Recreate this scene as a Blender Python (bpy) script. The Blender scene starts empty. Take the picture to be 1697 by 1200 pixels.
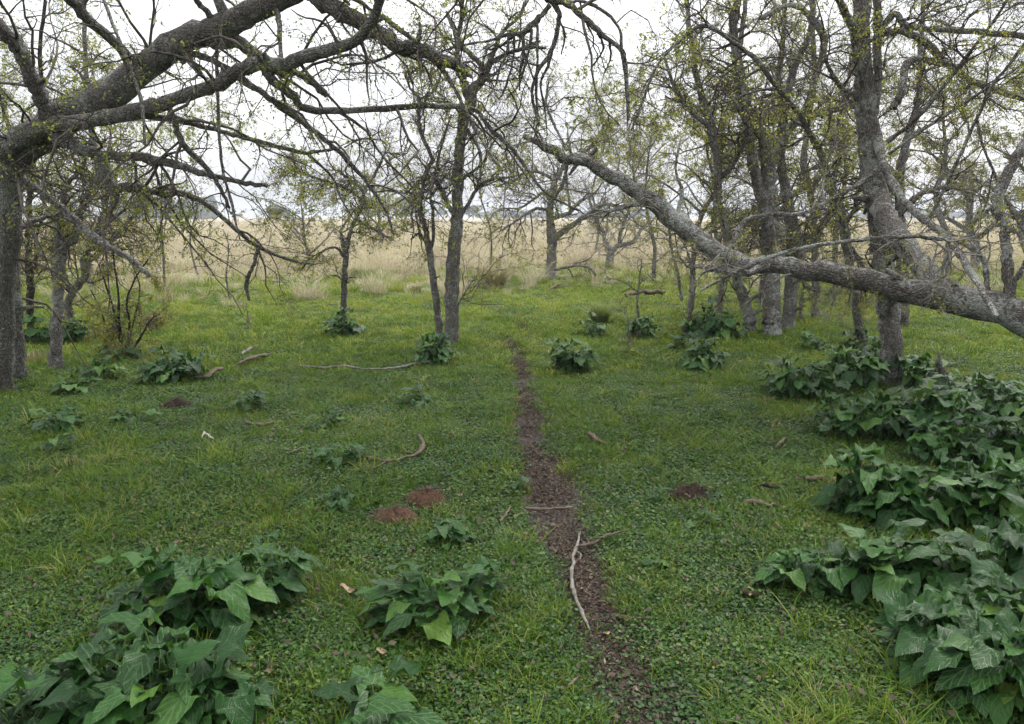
import bpy, math, random
import numpy as np
from mathutils import Matrix, Vector, Euler

# ------------------------------------------------------------------ camera, sky, sun, exposure
SC = bpy.context.scene
COL = SC.collection
W, H, F = 1697.0, 1200.0, 1332.0          # the lens in the photograph's own pixels
HOR = 358.0                               # row of the horizon
CAMZ = 1.6
TH = math.atan((H / 2 - HOR) / F)

cam_d = bpy.data.cameras.new("camera")
cam = bpy.data.objects.new("camera", cam_d)
COL.objects.link(cam)
cam.location = (0, 0, CAMZ)
cam.rotation_euler = (math.pi / 2 - TH, 0, 0)
cam_d.sensor_fit = 'HORIZONTAL'
cam_d.sensor_width = 36.0
cam_d.lens = 36.0 * F / W
cam_d.clip_start = 0.05
cam_d.clip_end = 6000
SC.camera = cam

SUN_EL, SUN_AZ = math.radians(52), math.radians(35)
world = bpy.data.worlds.new("World")
SC.world = world
world.use_nodes = True
wn, wl = world.node_tree.nodes, world.node_tree.links
wn.clear()
w_out = wn.new('ShaderNodeOutputWorld')
w_bg = wn.new('ShaderNodeBackground')
w_sky = wn.new('ShaderNodeTexSky')
w_sky.sky_type = 'NISHITA'
w_sky.sun_disc = False
w_sky.sun_elevation = SUN_EL
w_sky.sun_rotation = SUN_AZ
w_sky.dust_density = 4.0
w_tc = wn.new('ShaderNodeTexCoord')
w_map = wn.new('ShaderNodeMapping')
w_map.inputs['Scale'].default_value = (1.0, 1.0, 2.6)
w_noise = wn.new('ShaderNodeTexNoise')
w_noise.inputs['Scale'].default_value = 2.3
w_noise.inputs['Detail'].default_value = 6
w_noise.inputs['Roughness'].default_value = 0.55
w_ramp = wn.new('ShaderNodeValToRGB')
w_ramp.color_ramp.elements[0].position = 0.38
w_ramp.color_ramp.elements[0].color = (7.4, 7.6, 8.0, 1)
w_ramp.color_ramp.elements[1].position = 0.62
w_ramp.color_ramp.elements[1].color = (11.2, 11.2, 11.2, 1)
w_mix = wn.new('ShaderNodeMix')
w_mix.data_type = 'RGBA'
w_mix.inputs['Factor'].default_value = 0.88
wl.new(w_tc.outputs['Generated'], w_map.inputs['Vector'])
wl.new(w_map.outputs['Vector'], w_noise.inputs['Vector'])
wl.new(w_noise.outputs['Fac'], w_ramp.inputs['Fac'])
wl.new(w_sky.outputs['Color'], w_mix.inputs['A'])
wl.new(w_ramp.outputs['Color'], w_mix.inputs['B'])
# standard overcast sky: luminance grows with elevation as (1 + 2 sin e) / 3
w_sep = wn.new('ShaderNodeSeparateXYZ')
wl.new(w_tc.outputs['Generated'], w_sep.inputs[0])
w_el = wn.new('ShaderNodeMath')
w_el.operation = 'MAXIMUM'
w_el.inputs[1].default_value = 0.0
wl.new(w_sep.outputs['Z'], w_el.inputs[0])
w_cie = wn.new('ShaderNodeMath')
w_cie.operation = 'MULTIPLY_ADD'
w_cie.inputs[1].default_value = 2.0 / 3.0
w_cie.inputs[2].default_value = 1.0 / 3.0
wl.new(w_el.outputs[0], w_cie.inputs[0])
w_lum = wn.new('ShaderNodeVectorMath')
w_lum.operation = 'SCALE'
wl.new(w_mix.outputs['Result'], w_lum.inputs[0])
wl.new(w_cie.outputs[0], w_lum.inputs['Scale'])
wl.new(w_lum.outputs[0], w_bg.inputs['Color'])
w_bg.inputs['Strength'].default_value = 0.14
wl.new(w_bg.outputs['Background'], w_out.inputs['Surface'])

sun_d = bpy.data.lights.new("sun", 'SUN')
sun_d.energy = 1.3
sun_d.angle = math.radians(25)
sun_d.color = (1.0, 0.96, 0.9)
sun = bpy.data.objects.new("sun", sun_d)
COL.objects.link(sun)
sun.rotation_euler = (math.pi / 2 - SUN_EL, 0, math.pi - SUN_AZ)
sun.location = (20, 30, 40)

SC.view_settings.view_transform = 'Standard'
SC.view_settings.look = 'None'
SC.view_settings.exposure = 1.22
SC.view_settings.gamma = 1.0
SC.cycles.use_adaptive_sampling = True
SC.cycles.adaptive_threshold = 0.03
SC.cycles.max_bounces = 6
SC.cycles.diffuse_bounces = 3
SC.cycles.glossy_bounces = 2
SC.cycles.transmission_bounces = 4
SC.cycles.transparent_max_bounces = 8

# ------------------------------------------------------------------ helpers: lens, ground height, meshes
CT, ST = math.cos(TH), math.sin(TH)


def ray(x, y):
    xc, yc = (x - W / 2) / F, -(y - H / 2) / F
    return np.array([xc, CT + yc * ST, -ST + yc * CT])


def at(x, y, Y):
    """the point seen at photo pixel (x, y) that stands Y metres ahead, and its size scale (m per px)"""
    d = ray(x, y)
    t = Y / d[1]
    return np.array([0, 0, CAMZ]) + d * t, t / F


def gdist(y):
    d = ray(W / 2, y)
    return -CAMZ / d[2] * d[1]


def gpix(x, y):
    d = ray(x, y)
    t = -CAMZ / d[2]
    p = np.array([0, 0, CAMZ]) + d * t
    p[2] = gz(p[0], p[1])
    return p, t / F


_PATH_PX = [(838, 556, 5), (850, 575, 9), (862, 600, 13), (868, 640, 15), (875, 665, 19), (877, 700, 23), (883, 740, 26),
            (896, 780, 35), (914, 820, 44), (926, 860, 48), (941, 900, 50), (957, 940, 53), (974, 980, 50),
            (992, 1030, 50), (1018, 1080, 58), (1050, 1130, 70), (1090, 1200, 86), (1150, 1290, 100)]


def _pp():
    out = []
    for x, y, hw in _PATH_PX:
        d = ray(x, y)
        t = -CAMZ / d[2]
        out.append((d[0] * t, d[1] * t, hw * t / F))
    return np.array(out)[::-1]


PATH = _pp()      # (x, y, half width), y increasing


def path_xw(y):
    return np.interp(y, PATH[:, 1], PATH[:, 0]), np.interp(y, PATH[:, 1], PATH[:, 2])


def snoise(x, y, s, ph):
    return (np.sin(x * s * 1.0 + ph) * np.sin(y * s * 1.13 + ph * 1.7) + 0.5 * np.sin(x * s * 2.3 + y * s * 1.1 + ph * 2.1)
            + 0.5 * np.sin(y * s * 2.7 - x * s * 1.7 + ph * 0.7)) * 0.5


def path_mask(x, y):
    """1 on the bare track, 0 off it"""
    cx, hw = path_xw(y)
    hw = hw * (1.1 + 0.3 * snoise(np.asarray(x) * 0 + 3, y, 5.0, 1.0)) + 0.02 * snoise(x, y, 14, 2)
    m = np.clip((hw - np.abs(x - cx)) / (0.25 * hw + 0.01) + 0.5, 0, 1)
    return np.where((y < PATH[-1, 1]) & (y > 1.2), m, 0.0)


def gz(x, y):
    x = np.asarray(x, float)
    y = np.asarray(y, float)
    z = 0.025 * snoise(x, y, 0.9, 0.3) + 0.010 * snoise(x, y, 3.1, 2.0) + 0.004 * snoise(x, y, 9, 1.0)
    z = z - 0.025 * path_mask(x, y)
    far = np.clip((y - 15) / 30, 0, 1)
    z = z + far * 0.05 * snoise(x, y, 0.21, 4.0)
    return z


def field_edge(x):
    """distance ahead at which the lawn turns into the tall dry field"""
    return 18.3 + 1.5 * np.sin(x * 0.35 + 1) + 0.9 * np.sin(x * 0.9) + 0.22 * np.clip(x, 0, 20)


def mesh_np(name, V, F_, mat=None, tc=None, uv=None, smooth=True, extra=None):
    V = np.asarray(V, np.float32).reshape(-1, 3)
    F_ = np.asarray(F_, np.int32)
    me = bpy.data.meshes.new(name)
    n, k = F_.shape
    me.vertices.add(len(V))
    me.vertices.foreach_set("co", V.ravel())
    me.loops.add(n * k)
    me.loops.foreach_set("vertex_index", F_.ravel())
    me.polygons.add(n)
    me.polygons.foreach_set("loop_start", np.arange(n, dtype=np.int32) * k)
    if smooth:
        me.polygons.foreach_set("use_smooth", np.ones(n, bool))
    if tc is not None:
        a = me.attributes.new("tc", 'FLOAT_VECTOR', 'POINT')
        a.data.foreach_set("vector", np.asarray(tc, np.float32).ravel())
    if extra:
        for nm, arr in extra.items():
            a = me.attributes.new(nm, 'FLOAT', 'POINT')
            a.data.foreach_set("value", np.asarray(arr, np.float32).ravel())
    me.update(calc_edges=True)
    if mat:
        me.materials.append(mat)
    return me


def obj(name, me, parent=None, loc=None):
    o = bpy.data.objects.new(name, me)
    COL.objects.link(o)
    if parent is not None:
        o.parent = parent
    if loc is not None:
        o.location = loc
    return o


def tag(o, label=None, cat=None, group=None, kind=None):
    if label:
        o["label"] = label
    if cat:
        o["category"] = cat
    if group:
        o["group"] = group
    if kind:
        o["kind"] = kind
    return o


def nrm(a):
    return a / (np.linalg.norm(a, axis=-1, keepdims=True) + 1e-9)


def spline(pts, rad, n):
    """Catmull-Rom through pts, n points"""
    pts = np.asarray(pts, float)
    rad = np.asarray(rad, float)
    A = np.vstack([2 * pts[0] - pts[1], pts, 2 * pts[-1] - pts[-2]])
    m = len(pts) - 1
    s = np.linspace(0, m - 1e-6, n)
    i = s.astype(int)
    u = (s - i)[:, None]
    p0, p1, p2, p3 = A[i], A[i + 1], A[i + 2], A[i + 3]
    q = 0.5 * ((2 * p1) + (p2 - p0) * u + (2 * p0 - 5 * p1 + 4 * p2 - p3) * u ** 2 + (3 * p1 - p0 - 3 * p2 + p3) * u ** 3)
    return q, np.interp(s, np.arange(m + 1), rad)


def tube(pts, rad, k, rng, rough=0.08, cap=True):
    """one tapered limb: verts, quads and the along-the-bark coordinate"""
    n = len(pts)
    t = nrm(np.gradient(pts, axis=0))
    u = np.cross(t[0], [0.3, 0.5, 0.81])
    u = u / np.linalg.norm(u)
    U = []
    for i in range(n):
        u = u - t[i] * np.dot(u, t[i])
        u = u / (np.linalg.norm(u) + 1e-9)
        U.append(u)
    U = np.array(U)
    Vv = np.cross(t, U)
    ang = np.arange(k) * 2 * math.pi / k
    L = np.concatenate([[0], np.cumsum(np.linalg.norm(np.diff(pts, axis=0), axis=1))])
    lump = 1 + rough * rng.normal(size=(n, k)) + rough * 0.8 * rng.normal(size=(n, 1)) \
        + rough * 1.3 * np.sin(ang[None] * 2 + L[:, None] / (rad.mean() * 5 + 1e-4) + rng.uniform(0, 6))
    R = rad[:, None] * lump
    ca, sa = np.cos(ang), np.sin(ang)
    V = pts[:, None] + R[..., None] * (ca[None, :, None] * U[:, None] + sa[None, :, None] * Vv[:, None])
    tc = np.stack([np.broadcast_to(ca, (n, k)) * rad[:, None], np.broadcast_to(sa, (n, k)) * rad[:, None],
                   np.broadcast_to(L[:, None], (n, k))], -1)
    i = np.arange(n - 1)[:, None] * k
    j = np.arange(k)[None]
    j2 = (j + 1) % k
    Q = np.stack([i + j, i + j2, i + k + j2, i + k + j], -1).reshape(-1, 4)
    V = V.reshape(-1, 3)
    tc = tc.reshape(-1, 3)
    if cap:
        V = np.vstack([V, pts[-1] + t[-1] * rad[-1] * 0.6])
        tc = np.vstack([tc, [0, 0, L[-1]]])
        b = (n - 1) * k
        j = np.arange(k)
        e = np.full(k, n * k)
        Q = np.vstack([Q, np.stack([b + j, b + (j + 1) % k, e, e], -1)])
    return V, Q, tc


def fix_quads(me):
    pass


def tubes(Pts, Rad, k):
    """many thin twigs at once: Pts (N,P,3), Rad (N,P)"""
    N, P, _ = Pts.shape
    t = np.empty_like(Pts)
    t[:, 1:-1] = Pts[:, 2:] - Pts[:, :-2]
    t[:, 0] = Pts[:, 1] - Pts[:, 0]
    t[:, -1] = Pts[:, -1] - Pts[:, -2]
    t = nrm(t)
    avg = nrm(t.mean(1))
    ref = np.where(np.abs(avg[:, 2:3]) < 0.8, np.array([[0, 0, 1.0]]), np.array([[1.0, 0, 0]]))
    u0 = nrm(np.cross(avg, ref))[:, None]
    U = nrm(u0 - (u0 * t).sum(-1, keepdims=True) * t)
    Vv = np.cross(t, U)
    ang = np.arange(k) * 2 * math.pi / k
    V = Pts[:, :, None] + Rad[:, :, None, None] * (np.cos(ang)[None, None, :, None] * U[:, :, None]
                                                  + np.sin(ang)[None, None, :, None] * Vv[:, :, None])
    b = (np.arange(N)[:, None, None] * P + np.arange(P - 1)[None, :, None]) * k
    j = np.arange(k)[None, None]
    j2 = (j + 1) % k
    Q = np.stack([b + j, b + j2, b + k + j2, b + k + j], -1).reshape(-1, 4)
    return V.reshape(-1, 3), Q


def visible_block(P):
    """True for polylines (N,P,3) that would hang right in front of the lens"""
    y = P[..., 1]
    d = np.linalg.norm(P - np.array([0, 0, CAMZ]), axis=-1)
    near = (d < 3.4) & (y > -0.5) & (P[..., 2] < 1.6 + np.maximum(y, 0) * 0.34 + 0.15)
    return near.any(1)


def grow(rng, par, prad, n, t0, t1, ln, ang, P, wander, grav, rr, rmax, rmin, up=0.0, taper=0.25):
    """n child twigs sprouting along the parent polylines"""
    seg = np.linalg.norm(np.diff(par, axis=1), axis=-1).sum(1)
    idx = rng.choice(len(par), n, p=seg / seg.sum())
    t = rng.uniform(t0, t1, n)
    m = par.shape[1] - 1
    s = t * m
    i = np.minimum(s.astype(int), m - 1)
    u = (s - i)[:, None]
    a, b = par[idx, i], par[idx, i + 1]
    p = a * (1 - u) + b * u
    tan = nrm(b - a)
    pr = prad[idx, i] * (1 - u[:, 0]) + prad[idx, i + 1] * u[:, 0]
    rv = rng.normal(size=(n, 3))
    side = nrm(rv - (rv * tan).sum(-1, keepdims=True) * tan)
    an = np.radians(rng.uniform(ang[0], ang[1], n))[:, None]
    d = nrm(tan * np.cos(an) + side * np.sin(an) + np.array([0, 0, up]))
    L = rng.uniform(ln[0], ln[1], n) * (1 - 0.35 * t)
    pts = np.empty((n, P, 3))
    pts[:, 0] = p
    st = (L / (P - 1))[:, None]
    for k in range(1, P):
        d = nrm(d + rng.normal(size=(n, 3)) * wander + np.array([0, 0, grav]))
        p = p + d * st
        pts[:, k] = p
    pts[..., 2] = np.maximum(pts[..., 2], 0.06)
    r0 = np.clip(pr * rr * rng.uniform(0.7, 1.1, n), rmin, rmax)
    rad = r0[:, None] * np.linspace(1, taper, P)[None]
    keep = ~visible_block(pts)
    return pts[keep], rad[keep]


def leaf_quads(rng, par, n, size, t0=0.15, droop=0.3, jitter=0.02, slim=0.55):
    N, P, _ = par.shape
    mid = par[:, P // 2]
    w = 0.06 + np.clip(snoise(mid[:, 0] + mid[:, 2] * 0.7, mid[:, 1] - mid[:, 2] * 0.9, 2.6, 1.7) + 0.25, 0, 1) ** 1.5
    m = n // 5 + 1
    idx = np.repeat(rng.choice(N, m, p=w / w.sum()), 5)[:n]
    s = np.repeat(rng.uniform(t0, 1, m) * (P - 1), 5)[:n] + rng.normal(0, 0.16 * (P - 1), n)
    s = np.clip(s, 0, P - 1.001)
    jitter = min(jitter, 0.012)
    i = np.minimum(s.astype(int), P - 2)
    u = (s - i)[:, None]
    c = par[idx, i] * (1 - u) + par[idx, i + 1] * u + rng.normal(size=(n, 3)) * jitter
    a = nrm(rng.normal(size=(n, 3)) + np.array([0, 0, -droop]))
    b = nrm(np.cross(a, rng.normal(size=(n, 3))))
    l = (size * rng.uniform(0.6, 1.3, n))[:, None]
    w = l * slim * 0.5
    V = np.stack([c, c + a * l * 0.5 + b * w, c + a * l, c + a * l * 0.5 - b * w], 1).reshape(-1, 3)
    Q = np.arange(n * 4).reshape(-1, 4)
    rnd = np.repeat(rng.uniform(0, 1, n), 4)
    return V, Q, rnd


# ------------------------------------------------------------------ materials
def new_mat(name):
    m = bpy.data.materials.new(name)
    m.use_nodes = True
    nt = m.node_tree
    nt.nodes.clear()
    out = nt.nodes.new('ShaderNodeOutputMaterial')
    return m, nt.nodes, nt.links, out


def N_(nodes, typ, **kw):
    n = nodes.new(typ)
    for k, v in kw.items():
        if k in n.inputs.keys():
            n.inputs[k].default_value = v
        else:
            setattr(n, k, v)
    return n


def ramp(nodes, stops):
    r = nodes.new('ShaderNodeValToRGB')
    el = r.color_ramp.elements
    while len(el) > 1:
        el.remove(el[-1])
    el[0].position, el[0].color = stops[0][0], tuple(stops[0][1]) + (1,)
    for p, c in stops[1:]:
        e = el.new(p)
        e.color = tuple(c) + (1,)
    return r


def mixc(nodes, links, fac, a, b, blend='MIX'):
    m = nodes.new('ShaderNodeMix')
    m.data_type = 'RGBA'
    m.blend_type = blend
    for s, v in (('Factor', fac), ('A', a), ('B', b)):
        if isinstance(v, (int, float)):
            m.inputs[s].default_value = v
        elif isinstance(v, tuple):
            m.inputs[s].default_value = v + (1,)
        else:
            links.new(v, m.inputs[s])
    return m.outputs['Result']


def mat_bark(name, dark, light, lichen, amount, scale=1.0):
    m, n, l, out = new_mat(name)
    at_ = N_(n, 'ShaderNodeAttribute', attribute_name='tc')
    geo = N_(n, 'ShaderNodeNewGeometry')
    mp = N_(n, 'ShaderNodeMapping')
    mp.inputs['Scale'].default_value = (1, 1, 0.5)
    l.new(at_.outputs['Vector'], mp.inputs['Vector'])
    fis = N_(n, 'ShaderNodeTexNoise', Scale=48 * scale, Detail=8, Roughness=0.78)
    l.new(mp.outputs['Vector'], fis.inputs['Vector'])
    vor = N_(n, 'ShaderNodeTexVoronoi', Scale=62 * scale, feature='DISTANCE_TO_EDGE')
    l.new(mp.outputs['Vector'], vor.inputs['Vector'])
    r1 = ramp(n, [(0.32, dark), (0.62, light)])
    l.new(fis.outputs['Fac'], r1.inputs['Fac'])
    r2 = ramp(n, [(0.0, (0.12, 0.12, 0.12)), (0.22, (1, 1, 1))])
    l.new(vor.outputs['Distance'], r2.inputs['Fac'])
    c = mixc(n, l, 0.6, r1.outputs['Color'], r2.outputs['Color'], 'MULTIPLY')
    big = N_(n, 'ShaderNodeTexNoise', Scale=3.2, Detail=4, Roughness=0.6)
    l.new(geo.outputs['Position'], big.inputs['Vector'])
    blot = N_(n, 'ShaderNodeTexNoise', Scale=30, Detail=5, Roughness=0.75)
    l.new(geo.outputs['Position'], blot.inputs['Vector'])
    add = N_(n, 'ShaderNodeMath', operation='ADD')
    l.new(big.outputs['Fac'], add.inputs[0])
    l.new(blot.outputs['Fac'], add.inputs[1])
    hf = N_(n, 'ShaderNodeMath', operation='MULTIPLY')
    hf.inputs[1].default_value = 0.5
    l.new(add.outputs[0], hf.inputs[0])
    r3 = ramp(n, [(0.585 - amount * 0.13, (0, 0, 0)), (0.635 - amount * 0.13, (1, 1, 1))])
    l.new(hf.outputs[0], r3.inputs['Fac'])
    fac = N_(n, 'ShaderNodeMath', operation='MULTIPLY')
    fac.inputs[1].default_value = 0.85
    l.new(r3.outputs['Color'], fac.inputs[0])
    lc = N_(n, 'ShaderNodeTexNoise', Scale=90, Detail=3)
    l.new(geo.outputs['Position'], lc.inputs['Vector'])
    r4 = ramp(n, [(0.35, tuple(v * 0.55 for v in lichen)), (0.65, lichen)])
    l.new(lc.outputs['Fac'], r4.inputs['Fac'])
    c = mixc(n, l, fac.outputs[0], c, r4.outputs['Color'])
    b = N_(n, 'ShaderNodeBsdfPrincipled', Roughness=0.9)
    b.inputs['Specular IOR Level'].default_value = 0.2
    l.new(c, b.inputs['Base Color'])
    h = N_(n, 'ShaderNodeMath', operation='MULTIPLY')
    l.new(fis.outputs['Fac'], h.inputs[0])
    l.new(r2.outputs['Color'], h.inputs[1])
    bp = N_(n, 'ShaderNodeBump', Strength=1.0, Distance=0.035)
    l.new(h.outputs[0], bp.inputs['Height'])
    l.new(bp.outputs['Normal'], b.inputs['Normal'])
    l.new(b.outputs['BSDF'], out.inputs['Surface'])
    return m


def mat_twig(name, a, b_):
    m, n, l, out = new_mat(name)
    geo = N_(n, 'ShaderNodeNewGeometry')
    ns = N_(n, 'ShaderNodeTexNoise', Scale=9, Detail=5, Roughness=0.7)
    l.new(geo.outputs['Position'], ns.inputs['Vector'])
    r = ramp(n, [(0.38, a), (0.66, b_)])
    l.new(ns.outputs['Fac'], r.inputs['Fac'])
    b = N_(n, 'ShaderNodeBsdfPrincipled', Roughness=0.9)
    b.inputs['Specular IOR Level'].default_value = 0.15
    l.new(r.outputs['Color'], b.inputs['Base Color'])
    l.new(b.outputs['BSDF'], out.inputs['Surface'])
    return m


def mat_foliage(name, stops, trans=0.45, rough=0.5, source='rnd', patch=0.0, tgain=1.0):
    """leaf stuff: colour by a per-leaf random value, some light passing through"""
    m, n, l, out = new_mat(name)
    if source == 'rnd':
        a = N_(n, 'ShaderNodeAttribute', attribute_name='rnd')
        v = a.outputs['Fac']
    else:
        a = N_(n, 'ShaderNodeObjectInfo')
        v = a.outputs['Random']
        a2 = N_(n, 'ShaderNodeAttribute', attribute_name='rnd')
        mm = N_(n, 'ShaderNodeMath', operation='MULTIPLY_ADD')
        l.new(a2.outputs['Fac'], mm.inputs[0])
        mm.inputs[1].default_value = 0.5
        hh = N_(n, 'ShaderNodeMath', operation='MULTIPLY')
        l.new(v, hh.inputs[0])
        hh.inputs[1].default_value = 0.5
        l.new(hh.outputs[0], mm.inputs[2])
        v = mm.outputs[0]
    if patch:
        geo = N_(n, 'ShaderNodeNewGeometry')
        ns = N_(n, 'ShaderNodeTexNoise', Scale=1.6, Detail=6, Roughness=0.72)
        l.new(geo.outputs['Position'], ns.inputs['Vector'])
        ma = N_(n, 'ShaderNodeMath', operation='MULTIPLY_ADD')
        l.new(ns.outputs['Fac'], ma.inputs[0])
        ma.inputs[1].default_value = patch
        sub = N_(n, 'ShaderNodeMath', operation='SUBTRACT')
        l.new(v, sub.inputs[0])
        sub.inputs[1].default_value = patch * 0.5
        l.new(sub.outputs[0], ma.inputs[2])
        v = ma.outputs[0]
    r = ramp(n, stops)
    l.new(v, r.inputs['Fac'])
    b = N_(n, 'ShaderNodeBsdfPrincipled', Roughness=rough)
    b.inputs['Specular IOR Level'].default_value = 0.3
    l.new(r.outputs['Color'], b.inputs['Base Color'])
    t = N_(n, 'ShaderNodeBsdfTranslucent')
    tcol = mixc(n, l, 1.0, r.outputs['Color'], (tgain, tgain, tgain * 0.8), 'MULTIPLY')
    l.new(tcol, t.inputs['Color'])
    mx = N_(n, 'ShaderNodeMixShader')
    mx.inputs[0].default_value = trans
    l.new(b.outputs['BSDF'], mx.inputs[1])
    l.new(t.outputs['BSDF'], mx.inputs[2])
    l.new(mx.outputs[0], out.inputs['Surface'])
    return m


def mat_simple(name, stops, scale, rough=0.9, bump=0.6, dist=0.01, spec=0.2):
    m, n, l, out = new_mat(name)
    geo = N_(n, 'ShaderNodeNewGeometry')
    ns = N_(n, 'ShaderNodeTexNoise', Scale=scale, Detail=7, Roughness=0.68)
    l.new(geo.outputs['Position'], ns.inputs['Vector'])
    r = ramp(n, stops)
    l.new(ns.outputs['Fac'], r.inputs['Fac'])
    b = N_(n, 'ShaderNodeBsdfPrincipled', Roughness=rough)
    b.inputs['Specular IOR Level'].default_value = spec
    l.new(r.outputs['Color'], b.inputs['Base Color'])
    bp = N_(n, 'ShaderNodeBump', Strength=bump, Distance=dist)
    l.new(ns.outputs['Fac'], bp.inputs['Height'])
    l.new(bp.outputs['Normal'], b.inputs['Normal'])
    l.new(b.outputs['BSDF'], out.inputs['Surface'])
    return m


def mat_arum(name):
    m, n, l, out = new_mat(name)
    at_ = N_(n, 'ShaderNodeAttribute', attribute_name='tc')        # x across (-1..1), y along, z: 0 blade, 1 stalk
    oi = N_(n, 'ShaderNodeObjectInfo')
    sep = N_(n, 'ShaderNodeSeparateXYZ')
    l.new(at_.outputs['Vector'], sep.inputs[0])
    ab = N_(n, 'ShaderNodeMath', operation='ABSOLUTE')
    l.new(sep.outputs['X'], ab.inputs[0])
    # lateral veins: bands of (along - k*across), bent by noise
    ns = N_(n, 'ShaderNodeTexNoise', Scale=3.0, Detail=2)
    l.new(at_.outputs['Vector'], ns.inputs['Vector'])
    f = N_(n, 'ShaderNodeMath', operation='MULTIPLY_ADD')
    l.new(ab.outputs[0], f.inputs[0])
    f.inputs[1].default_value = -0.75
    l.new(sep.outputs['Y'], f.inputs[2])
    f2 = N_(n, 'ShaderNodeMath', operation='MULTIPLY_ADD')
    l.new(ns.outputs['Fac'], f2.inputs[0])
    f2.inputs[1].default_value = 0.16
    l.new(f.outputs[0], f2.inputs[2])
    f3 = N_(n, 'ShaderNodeMath', operation='MULTIPLY')
    l.new(f2.outputs[0], f3.inputs[0])
    f3.inputs[1].default_value = 24.0
    sn = N_(n, 'ShaderNodeMath', operation='SINE')
    l.new(f3.outputs[0], sn.inputs[0])
    r1 = ramp(n, [(0.55, (0, 0, 0)), (0.95, (1, 1, 1))])
    l.new(sn.outputs[0], r1.inputs['Fac'])
    vo = N_(n, 'ShaderNodeTexVoronoi', Scale=9.0, feature='DISTANCE_TO_EDGE')
    l.new(at_.outputs['Vector'], vo.inputs['Vector'])
    r2 = ramp(n, [(0.03, (1, 1, 1)), (0.13, (0, 0, 0))])
    l.new(vo.outputs['Distance'], r2.inputs['Fac'])
    r3 = ramp(n, [(0.0, (1, 1, 1)), (0.06, (0, 0, 0))])
    l.new(ab.outputs[0], r3.inputs['Fac'])
    v = mixc(n, l, 0.4, r1.outputs['Color'], r2.outputs['Color'], 'LIGHTEN')
    v = mixc(n, l, 1.0, v, r3.outputs['Color'], 'LIGHTEN')
    # how strongly a leaf is marbled differs from leaf to leaf
    st = ramp(n, [(0.0, (0.05,) * 3), (0.4, (0.18,) * 3), (0.7, (0.42,) * 3), (1.0, (0.6,) * 3)])
    l.new(oi.outputs['Random'], st.inputs['Fac'])
    fac = N_(n, 'ShaderNodeMath', operation='MULTIPLY')
    l.new(v, fac.inputs[0])
    l.new(st.outputs['Color'], fac.inputs[1])
    mul = N_(n, 'ShaderNodeMath', operation='MULTIPLY')
    l.new(oi.outputs['Random'], mul.inputs[0])
    mul.inputs[1].default_value = 7.31
    fr = N_(n, 'ShaderNodeMath', operation='FRACT')
    l.new(mul.outputs[0], fr.inputs[0])
    base = ramp(n, [(0.0, (0.007, 0.034, 0.006)), (0.5, (0.014, 0.060, 0.008)), (0.82, (0.028, 0.092, 0.011)), (0.97, (0.065, 0.14, 0.020)), (1.0, (0.11, 0.19, 0.03))])
    l.new(fr.outputs[0], base.inputs['Fac'])
    n2 = N_(n, 'ShaderNodeTexNoise', Scale=5.0, Detail=4)
    l.new(at_.outputs['Vector'], n2.inputs['Vector'])
    r5 = ramp(n, [(0.3, (0.7, 0.7, 0.7)), (0.7, (1.25, 1.25, 1.25))])
    l.new(n2.outputs['Fac'], r5.inputs['Fac'])
    c0 = mixc(n, l, 1.0, base.outputs['Color'], r5.outputs['Color'], 'MULTIPLY')
    c = mixc(n, l, fac.outputs[0], c0, (0.13, 0.21, 0.10))
    c = mixc(n, l, sep.outputs['Z'], c, (0.10, 0.17, 0.05))
    b = N_(n, 'ShaderNodeBsdfPrincipled', Roughness=0.34)
    b.inputs['Specular IOR Level'].default_value = 0.20
    l.new(c, b.inputs['Base Color'])
    bp = N_(n, 'ShaderNodeBump', Strength=0.35, Distance=0.01)
    l.new(v, bp.inputs['Height'])
    bp.invert = True
    l.new(bp.outputs['Normal'], b.inputs['Normal'])
    t = N_(n, 'ShaderNodeBsdfTranslucent')
    tcol = mixc(n, l, 1.0, c, (1.5, 1.5, 0.7), 'MULTIPLY')
    l.new(tcol, t.inputs['Color'])
    mx = N_(n, 'ShaderNodeMixShader')
    mx.inputs[0].default_value = 0.22
    l.new(b.outputs['BSDF'], mx.inputs[1])
    l.new(t.outputs['BSDF'], mx.inputs[2])
    l.new(mx.outputs[0], out.inputs['Surface'])
    return m


M_BARK = mat_bark("bark_grey", (0.070, 0.063, 0.056), (0.31, 0.29, 0.265), (0.46, 0.475, 0.43), 0.54)
M_BARKL = mat_bark("bark_lichen", (0.060, 0.052, 0.045), (0.31, 0.28, 0.252), (0.52, 0.54, 0.50), 0.70)
M_BARKD = mat_bark("bark_dark", (0.016, 0.012, 0.010), (0.095, 0.077, 0.063), (0.15, 0.16, 0.12), 0.16)
M_TWIG = mat_twig("twig_dark", (0.032, 0.026, 0.022), (0.15, 0.132, 0.112))
M_TWIGP = mat_twig("twig_pale", (0.10, 0.088, 0.075), (0.31, 0.30, 0.26))
M_LEAF = mat_foliage("leaf_yellow_green", [(0, (0.10, 0.135, 0.032)), (0.5, (0.185, 0.205, 0.05)), (0.85, (0.29, 0.265, 0.065)), (1, (0.30, 0.26, 0.05))], 0.62, tgain=1.5)
M_LEAFG = mat_foliage("leaf_green", [(0, (0.085, 0.125, 0.028)), (0.6, (0.155, 0.19, 0.04)), (1, (0.27, 0.265, 0.06))], 0.62, tgain=1.5)
M_LEAFP = mat_foliage("leaf_pale", [(0, (0.10, 0.115, 0.05)), (0.6, (0.17, 0.175, 0.07)), (1, (0.25, 0.22, 0.08))], 0.62, tgain=1.5)
M_ARUM = mat_arum("arum_leaf")
M_STICKP = mat_simple("stick_pale", [(0.35, (0.075, 0.066, 0.056)), (0.6, (0.21, 0.195, 0.17))], 22, bump=0.5)
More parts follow.
